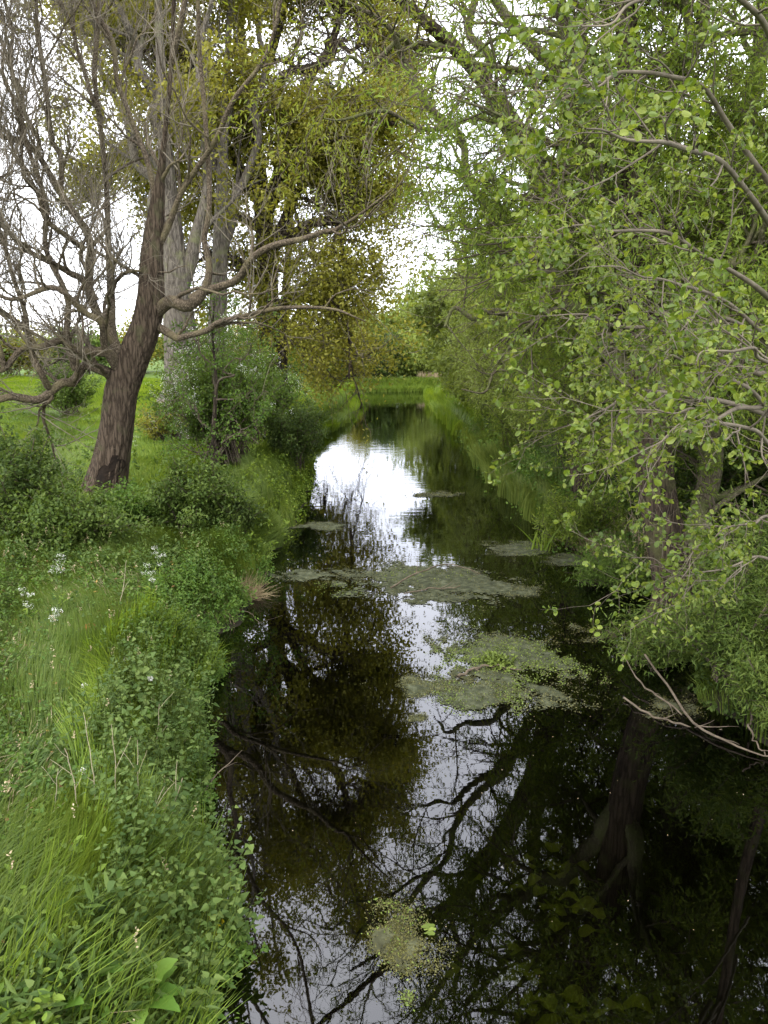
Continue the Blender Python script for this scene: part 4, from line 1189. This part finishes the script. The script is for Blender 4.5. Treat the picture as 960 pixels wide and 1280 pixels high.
# stone-like tussock at the water edge
def tussock():
    b = on_ground(302, 745)
    root = thing('tussock', 'straw coloured tussock of dead grass at the left water edge', 'grass tuft', b)
    r = np.random.default_rng(9)
    n = 420
    S = b + np.column_stack([r.normal(0, .14, n), r.normal(0, .1, n), np.full(n, -.02)])
    D = nrm(np.column_stack([r.normal(.4, .6, n), r.normal(-.2, .5, n), np.full(n, .6)]))
    P = walk(S, D, r.uniform(.15, .5, n), 5, .1, (0, 0, -.12), r)
    tubes_multi('blades', [(P, np.linspace(.004, .001, 5)[None].repeat(n, 0), 3)], MAT['straw'], root)


tussock()


# ------------------------------------------------------------------ water weed mats
def mat_weed(u, v, wpx, hpx, label, seed, n=2600, green=0.15, z=.006, thr=-.1, lsize=(.009, .024), skew=0., wm='weed'):
    """raft of floating weed: a thin ragged sheet with many small upright leaves on it; wpx/hpx half sizes in photo pixels"""
    r = np.random.default_rng(seed)
    c = on_ground(u, v)
    c[2] = 0
    a, bb, d, e = [on_ground(*q) for q in ((u - wpx, v), (u + wpx, v), (u, v - hpx), (u, v + hpx))]
    rx, ry = (bb[0] - a[0]) / 2, (d[1] - e[1]) / 2
    root = thing('weed_mat', label, 'water weed', c)
    # sheet on a grid, cells kept where a noisy ellipse says so
    N = 90
    g = np.linspace(-1.25, 1.25, N)
    X, Y = np.meshgrid(g, g)

    def inside(X, Y):
        x, y = X * rx, Y * ry
        rad = np.sqrt(X ** 2 + Y ** 2)
        return .85 - rad + .42 * vnoise(x * 2.2, y * 2.2, seed) + .30 * vnoise(x * 6, y * 6, seed + 1) + .22 * vnoise(x * 17, y * 17, seed + 2)
    k = inside(X, Y)
    hgt = z + .014 * np.clip(k, 0, .6) * (1 + vnoise(X * rx * 13, Y * ry * 13, seed + 3))
    V = np.stack([c[0] + X * rx + skew * Y * ry, c[1] + Y * ry, hgt], -1).reshape(-1, 3)
    i, j = np.meshgrid(np.arange(N - 1), np.arange(N - 1))
    q = (j * N + i).ravel()
    kk = (k[:-1, :-1] + k[1:, 1:] + k[:-1, 1:] + k[1:, :-1]).ravel() / 4
    q = q[kk > thr + .08 + .12 * r.normal(size=len(q))]
    F = np.stack([q, q + 1, q + N + 1, q + N], -1)
    used = np.unique(F)
    mp = np.zeros(len(V), int); mp[used] = np.arange(len(used))
    build('sheet', V[used], [mp[F]], MAT['weedmat' if wm == 'weed' else 'weedmat_dark'], root, smooth_=True)
    gx_, gy_ = r.uniform(-1.6, 1.6, (2, n * 5))
    ks = inside(gx_, gy_)
    ok = np.where(r.random(len(ks)) < 1 / (1 + np.exp(-(ks - thr + .02) / .10)))[0][:n * 2]
    B = np.column_stack([c[0] + gx_[ok] * rx + skew * gy_[ok] * ry, c[1] + gy_[ok] * ry, np.full(len(ok), z + .004)])
    A = nrm(r.normal(size=B.shape) * [1, 1, .5] + [0, 0, .25])
    Nn = nrm(r.normal(size=B.shape) * .5 + [0, 0, 1.])
    Nn = nrm(Nn - A * (A * Nn).sum(-1, keepdims=True))
    S = r.uniform(lsize[0], lsize[1], len(B))
    gr = vnoise(B[:, 0] * 2.4, B[:, 1] * 2.4, seed + 9) + .4 * r.normal(size=len(B)) > 1 - 2 * green
    leaf_mesh('weed_leaves', MAT[wm], root, (B[~gr], A[~gr], Nn[~gr], S[~gr]), DIAM, r)
    if gr.sum() > 20:
        leaf_mesh('green_leaves', MAT['weedgreen'], root, (B[gr], A[gr], Nn[gr], S[gr] * 1.3), DIAM, r)
    return root


mat_weed(540, 728, 100, 24, 'large grey green weed raft in the middle of the river with forked twigs on it', 1, 5000, .1)
mat_weed(628, 832, 78, 42, 'largest green weed raft with a bright tuft and a stick in midstream', 2, 7000, .35)
mat_weed(545, 858, 62, 14, 'thin pale tail of weed left of the largest green raft', 3, 2200, .05)
mat_weed(640, 868, 95, 20, 'ragged lower fringe of the largest green raft', 4, 2600, .1, thr=.1)
mat_weed(740, 797, 62, 18, 'olive weed raft below the osier shoots on the right', 5, 2600, .2, thr=.05, wm='weeddark')
mat_weed(820, 880, 75, 22, 'dark broken weed raft around the fallen branch', 6, 2000, .1, thr=.22, wm='weeddark')
mat_weed(700, 700, 52, 8, 'flat weed strip under the right bank reeds', 7, 1800, .2)
mat_weed(632, 685, 40, 8, 'small weed patch left of the yellow flag leaves', 8, 1500, .2)
mat_weed(375, 716, 62, 12, 'thin weed film along the left water edge', 9, 1500, .05, thr=.15)
mat_weed(398, 658, 34, 5, 'small pale weed film upstream of the thin film by the left edge', 10, 900, .05)
mat_weed(510, 1178, 54, 44, 'round brown green weed clump nearest the camera at the bottom', 11, 4500, .08, thr=.12, lsize=(.008, .018), wm='weeddark')
mat_weed(508, 1248, 22, 22, 'small weed scrap just below the round bottom clump', 12, 500, .1, thr=.2, lsize=(.008, .018), wm='weeddark')
mat_weed(520, 898, 18, 8, 'tiny weed scrap in the bright reflection midstream', 13, 500, .1)
mat_weed(648, 740, 26, 8, 'small pale weed lobe at the right tip of the large grey green raft', 14, 700, .05)
mat_weed(545, 618, 28, 3, 'far thin weed streak in the bright reach', 15, 500, .0, lsize=(.03, .05))


def tuft(u, v, label, n, hgt, mat, seed, spread=.1, lsize=(.03, .06), shape=OVAL):
    r = np.random.default_rng(seed)
    b = on_ground(u, v)
    b[2] = max(b[2], 0)
    root = thing('leafy_tuft', label, 'water plant', b)
    S = b + np.column_stack([r.normal(0, spread, n), r.normal(0, spread, n), np.zeros(n)])
    D = nrm(np.column_stack([r.normal(0, .6, n), r.normal(0, .6, n), np.ones(n)]))
    P = walk(S, D, r.uniform(hgt * .5, hgt, n), 5, .15, (0, 0, 0), r)
    tubes_multi('stems', [(P, np.full((n, 5), .002), 3)], MAT['reed'], root)
    leaf_mesh('foliage', MAT[mat], root, leaves_on(P, 8, lsize, .9, .1, .6, .2, 1, .01, r), shape, r)


tuft(622, 832, 'bright green leafy tuft growing on the largest weed raft', 60, .14, 'weedgreen', 1, .10)
tuft(612, 828, 'fine bright sprig left of the bright tuft on the largest raft', 22, .1, 'weedgreen', 2, .06)


def iris(u, v, label, n, hgt, seed):
    r = np.random.default_rng(seed)
    b = on_ground(u, v)
    b[2] = max(b[2], 0) - .05
    root = thing('flag_iris', label, 'water plant', b)
    for k in range(n):
        s = b + np.array([r.normal(0, .12), r.normal(0, .08), 0])
        h = hgt * r.uniform(.6, 1.1)
        d = np.array([r.normal(0, .18), r.normal(0, .12), 1.])
        t = np.linspace(0, 1, 7)
        c = s + d * (t * h)[:, None] + np.array([d[0], d[1], 0]) * (.8 * h * t ** 2)[:, None]
        w = .016 * (1 - t ** 2.2) + .001
        az = r.uniform(-.6, .6)
        X = np.array([math.cos(az), math.sin(az), 0])
        V = np.stack([c - X * w[:, None], c + X * w[:, None]], 1).reshape(-1, 3)
        q = np.arange(6) * 2
        build('leaf', V, [np.stack([q, q + 1, q + 3, q + 2], -1)], MAT['herb'], root, rnd=np.full(14, r.random()))


iris(676, 688, 'yellow green flag iris blades at the right water edge below the reeds', 16, .55, 1)


def twig_on_water(pts, label, seed, forks=3, mat='deadwood', fl=(.15, .4), name='fallen_branch', rough=2):
    P = []
    for u, v, z, rad in pts:
        # point on the plane z
        o, d = np.array([0, 0, H]), at(u, v, 10) - np.array([0, 0, H])
        P.append([*(o + d * ((z - H) / d[2])), rad])
    return dead_stem(P, label, name, mat, forks, seed, fl, rough)


twig_on_water([(806, 818, .28, .012), (842, 868, .12, .0135), (868, 905, .05, .013), (905, 925, .04, .012), (945, 942, .03, .008), (985, 950, .02, .006)], 'long brown fallen branch lying in the water below the osiers', 41, 3, rough=1)
twig_on_water([(778, 818, .16, .007), (798, 850, .10, .009), (825, 872, .06, .010), (852, 892, .06, .008)], 'thin curved fallen branch crossing the long brown one', 42, 2)
twig_on_water([(780, 872, .03, .012), (812, 893, .02, .012), (850, 905, .015, .010), (905, 912, .0, .006)], 'half sunk fallen branch left of the long brown one', 43, 2)
twig_on_water([(488, 735, .05, .014), (510, 722, .10, .013), (535, 712, .14, .011), (562, 705, .10, .009), (600, 718, .05, .005)], 'forked brown fallen branch on the large grey green weed raft', 44, 4)
twig_on_water([(505, 742, .03, .010), (540, 735, .05, .010), (575, 734, .04, .006)], 'short fallen branch lying below the forked one on the raft', 45, 2)
twig_on_water([(572, 846, .03, .018), (590, 836, .05, .016), (612, 832, .05, .012), (650, 838, .03, .006)], 'short orange brown fallen branch on the largest green raft', 46, 2, 'rotwood' if False else 'deadwood')
twig_on_water([(272, 770, .05, .006), (295, 760, .06, .006), (318, 772, .04, .004), (325, 780, .02, .002)], 'small bent dead twig off the left bank below the tussock', 47, 2)
twig_on_water([(935, 905, .25, .010), (945, 930, .1, .008), (965, 950, .02, .005)], 'short twig dipping into the water at the right edge', 48, 1)


# submerged and floating leaves
def lily(u, v, label, n, seed, z=-.035, size=(.10, .2), mat='lilysub', spread=.16):
    r = np.random.default_rng(seed)
    c = on_ground(u, v)
    c[2] = z
    root = thing('lily_leaves', label, 'water plant', c)
    for k in range(n):
        a = r.uniform(0, 2 * PI)
        b = c + np.array([r.normal(0, spread), r.normal(0, spread), r.uniform(-.05, .0) if z < 0 else .0])
        s = r.uniform(*size)
        th = np.linspace(0, 2 * PI, 22)[:-1]
        rr = s * .5 * (1 + .12 * np.sin(2 * th + r.uniform(0, 6)) + .10 * r.normal(size=21))
        rr[0] *= .25
        ring = b + np.column_stack([np.cos(th + a) * rr, np.sin(th + a) * rr * r.uniform(.35, .6), .45 * rr * np.sin(2 * th + k) * (1 if z < 0 else .15)])
        V = np.vstack([b[None], ring])
        F = np.array([[0, 1 + i, 1 + (i + 1) % 21] for i in range(21)])
        build('leaf', V, [F], MAT[mat], root, rnd=np.full(22, r.random()), smooth_=True)


lily(705, 1082, 'crinkled yellow green leaves under the surface in the dark right half', 8, 1)
lily(715, 1130, 'faint submerged leaves just below the crinkled yellow green ones', 8, 2, -.06)
lily(670, 1092, 'dim submerged leaves left of the crinkled yellow green ones', 5, 3, -.08)
lily(680, 1245, 'submerged yellow leaves at the bottom edge', 9, 4, -.06)
lily(760, 1238, 'submerged leaf pair at the bottom edge farther right', 5, 5, -.05, (.12, .2))
lily(612, 1195, 'pale submerged leaves right of the round bottom weed clump', 5, 6, -.10)
lily(536, 1166, 'bright green floating leaf on the round bottom weed clump', 3, 7, .03, (.07, .11), 'weedgreen', .03)


def specks():
    r = np.random.default_rng(4)
    y = 4 + 18 * r.random(240) ** 1.4
    x = xl(y) + .1 + (xr(y) - xl(y) - .2) * r.random(240)
    B = np.column_stack([x, y, np.full(240, .004)])
    a = r.uniform(0, 2 * PI, 240)
    A = np.column_stack([np.cos(a), np.sin(a), np.zeros(240)])
    Nn = np.tile([0, 0, 1.], (240, 1))
    tag(leaf_mesh('floating_specks', MAT['straw'], None, (B, A, Nn, r.uniform(.005, .015, 240)), DIAM, r), 'pale petals and seed fluff floating on the dark water', 'floating petals', kind='stuff')


specks()

# ------------------------------------------------------------------ light
ELEV, ROT = math.radians(52), math.radians(-150)
w = bpy.data.worlds.new('World')
scene.world = w
w.use_nodes = True
nt = w.node_tree
nt.nodes.clear()
sky = nt.nodes.new('ShaderNodeTexSky')
sky.sky_type = 'NISHITA'
sky.sun_disc = False
sky.sun_elevation = ELEV
sky.sun_rotation = ROT
tc = nt.nodes.new('ShaderNodeTexCoord')
no = nt.nodes.new('ShaderNodeTexNoise')
no.inputs['Scale'].default_value = 2.2
no.inputs['Detail'].default_value = 5
nt.links.new(tc.outputs['Generated'], no.inputs['Vector'])
rp = nt.nodes.new('ShaderNodeValToRGB')
rp.color_ramp.elements[0].position = .3
rp.color_ramp.elements[0].color = (.68, .70, .75, 1)
rp.color_ramp.elements[1].position = .7
rp.color_ramp.elements[1].color = (1, 1, 1, 1)
nt.links.new(no.outputs[0], rp.inputs[0])
sc_ = nt.nodes.new('ShaderNodeMix'); sc_.data_type = 'RGBA'; sc_.blend_type = 'MULTIPLY'; sc_.inputs[0].default_value = 1
nt.links.new(rp.outputs[0], sc_.inputs[6]); sc_.inputs[7].default_value = (13, 13, 13.3, 1)
mx = nt.nodes.new('ShaderNodeMix'); mx.data_type = 'RGBA'; mx.inputs[0].default_value = .86
nt.links.new(sky.outputs[0], mx.inputs[6]); nt.links.new(sc_.outputs[2], mx.inputs[7])
bg = nt.nodes.new('ShaderNodeBackground')
bg.inputs['Strength'].default_value = .14
nt.links.new(mx.outputs[2], bg.inputs['Color'])
ou = nt.nodes.new('ShaderNodeOutputWorld')
nt.links.new(bg.outputs[0], ou.inputs[0])

sd_ = bpy.data.lights.new('sun', 'SUN')
sd_.energy = 1.2
sd_.angle = math.radians(18)
sd_.color = (1, .96, .9)
so = bpy.data.objects.new('sun', sd_)
dirv = np.array([math.sin(ROT) * math.cos(ELEV), math.cos(ROT) * math.cos(ELEV), math.sin(ELEV)])
from mathutils import Vector
so.rotation_euler = Vector(dirv).to_track_quat('Z', 'Y').to_euler()
so.location = (0, 0, 30)
COL.objects.link(so)

scene.view_settings.view_transform = 'Standard'
scene.view_settings.look = 'None'
scene.view_settings.gamma = 1
scene.view_settings.exposure = 1.42
scene.render.engine = 'CYCLES'
c = scene.cycles
c.max_bounces = 6
c.diffuse_bounces = 4
c.glossy_bounces = 3
c.transmission_bounces = 4
c.transparent_max_bounces = 6
c.sample_clamp_indirect = 5
c.use_denoising = True
c.use_adaptive_sampling = False
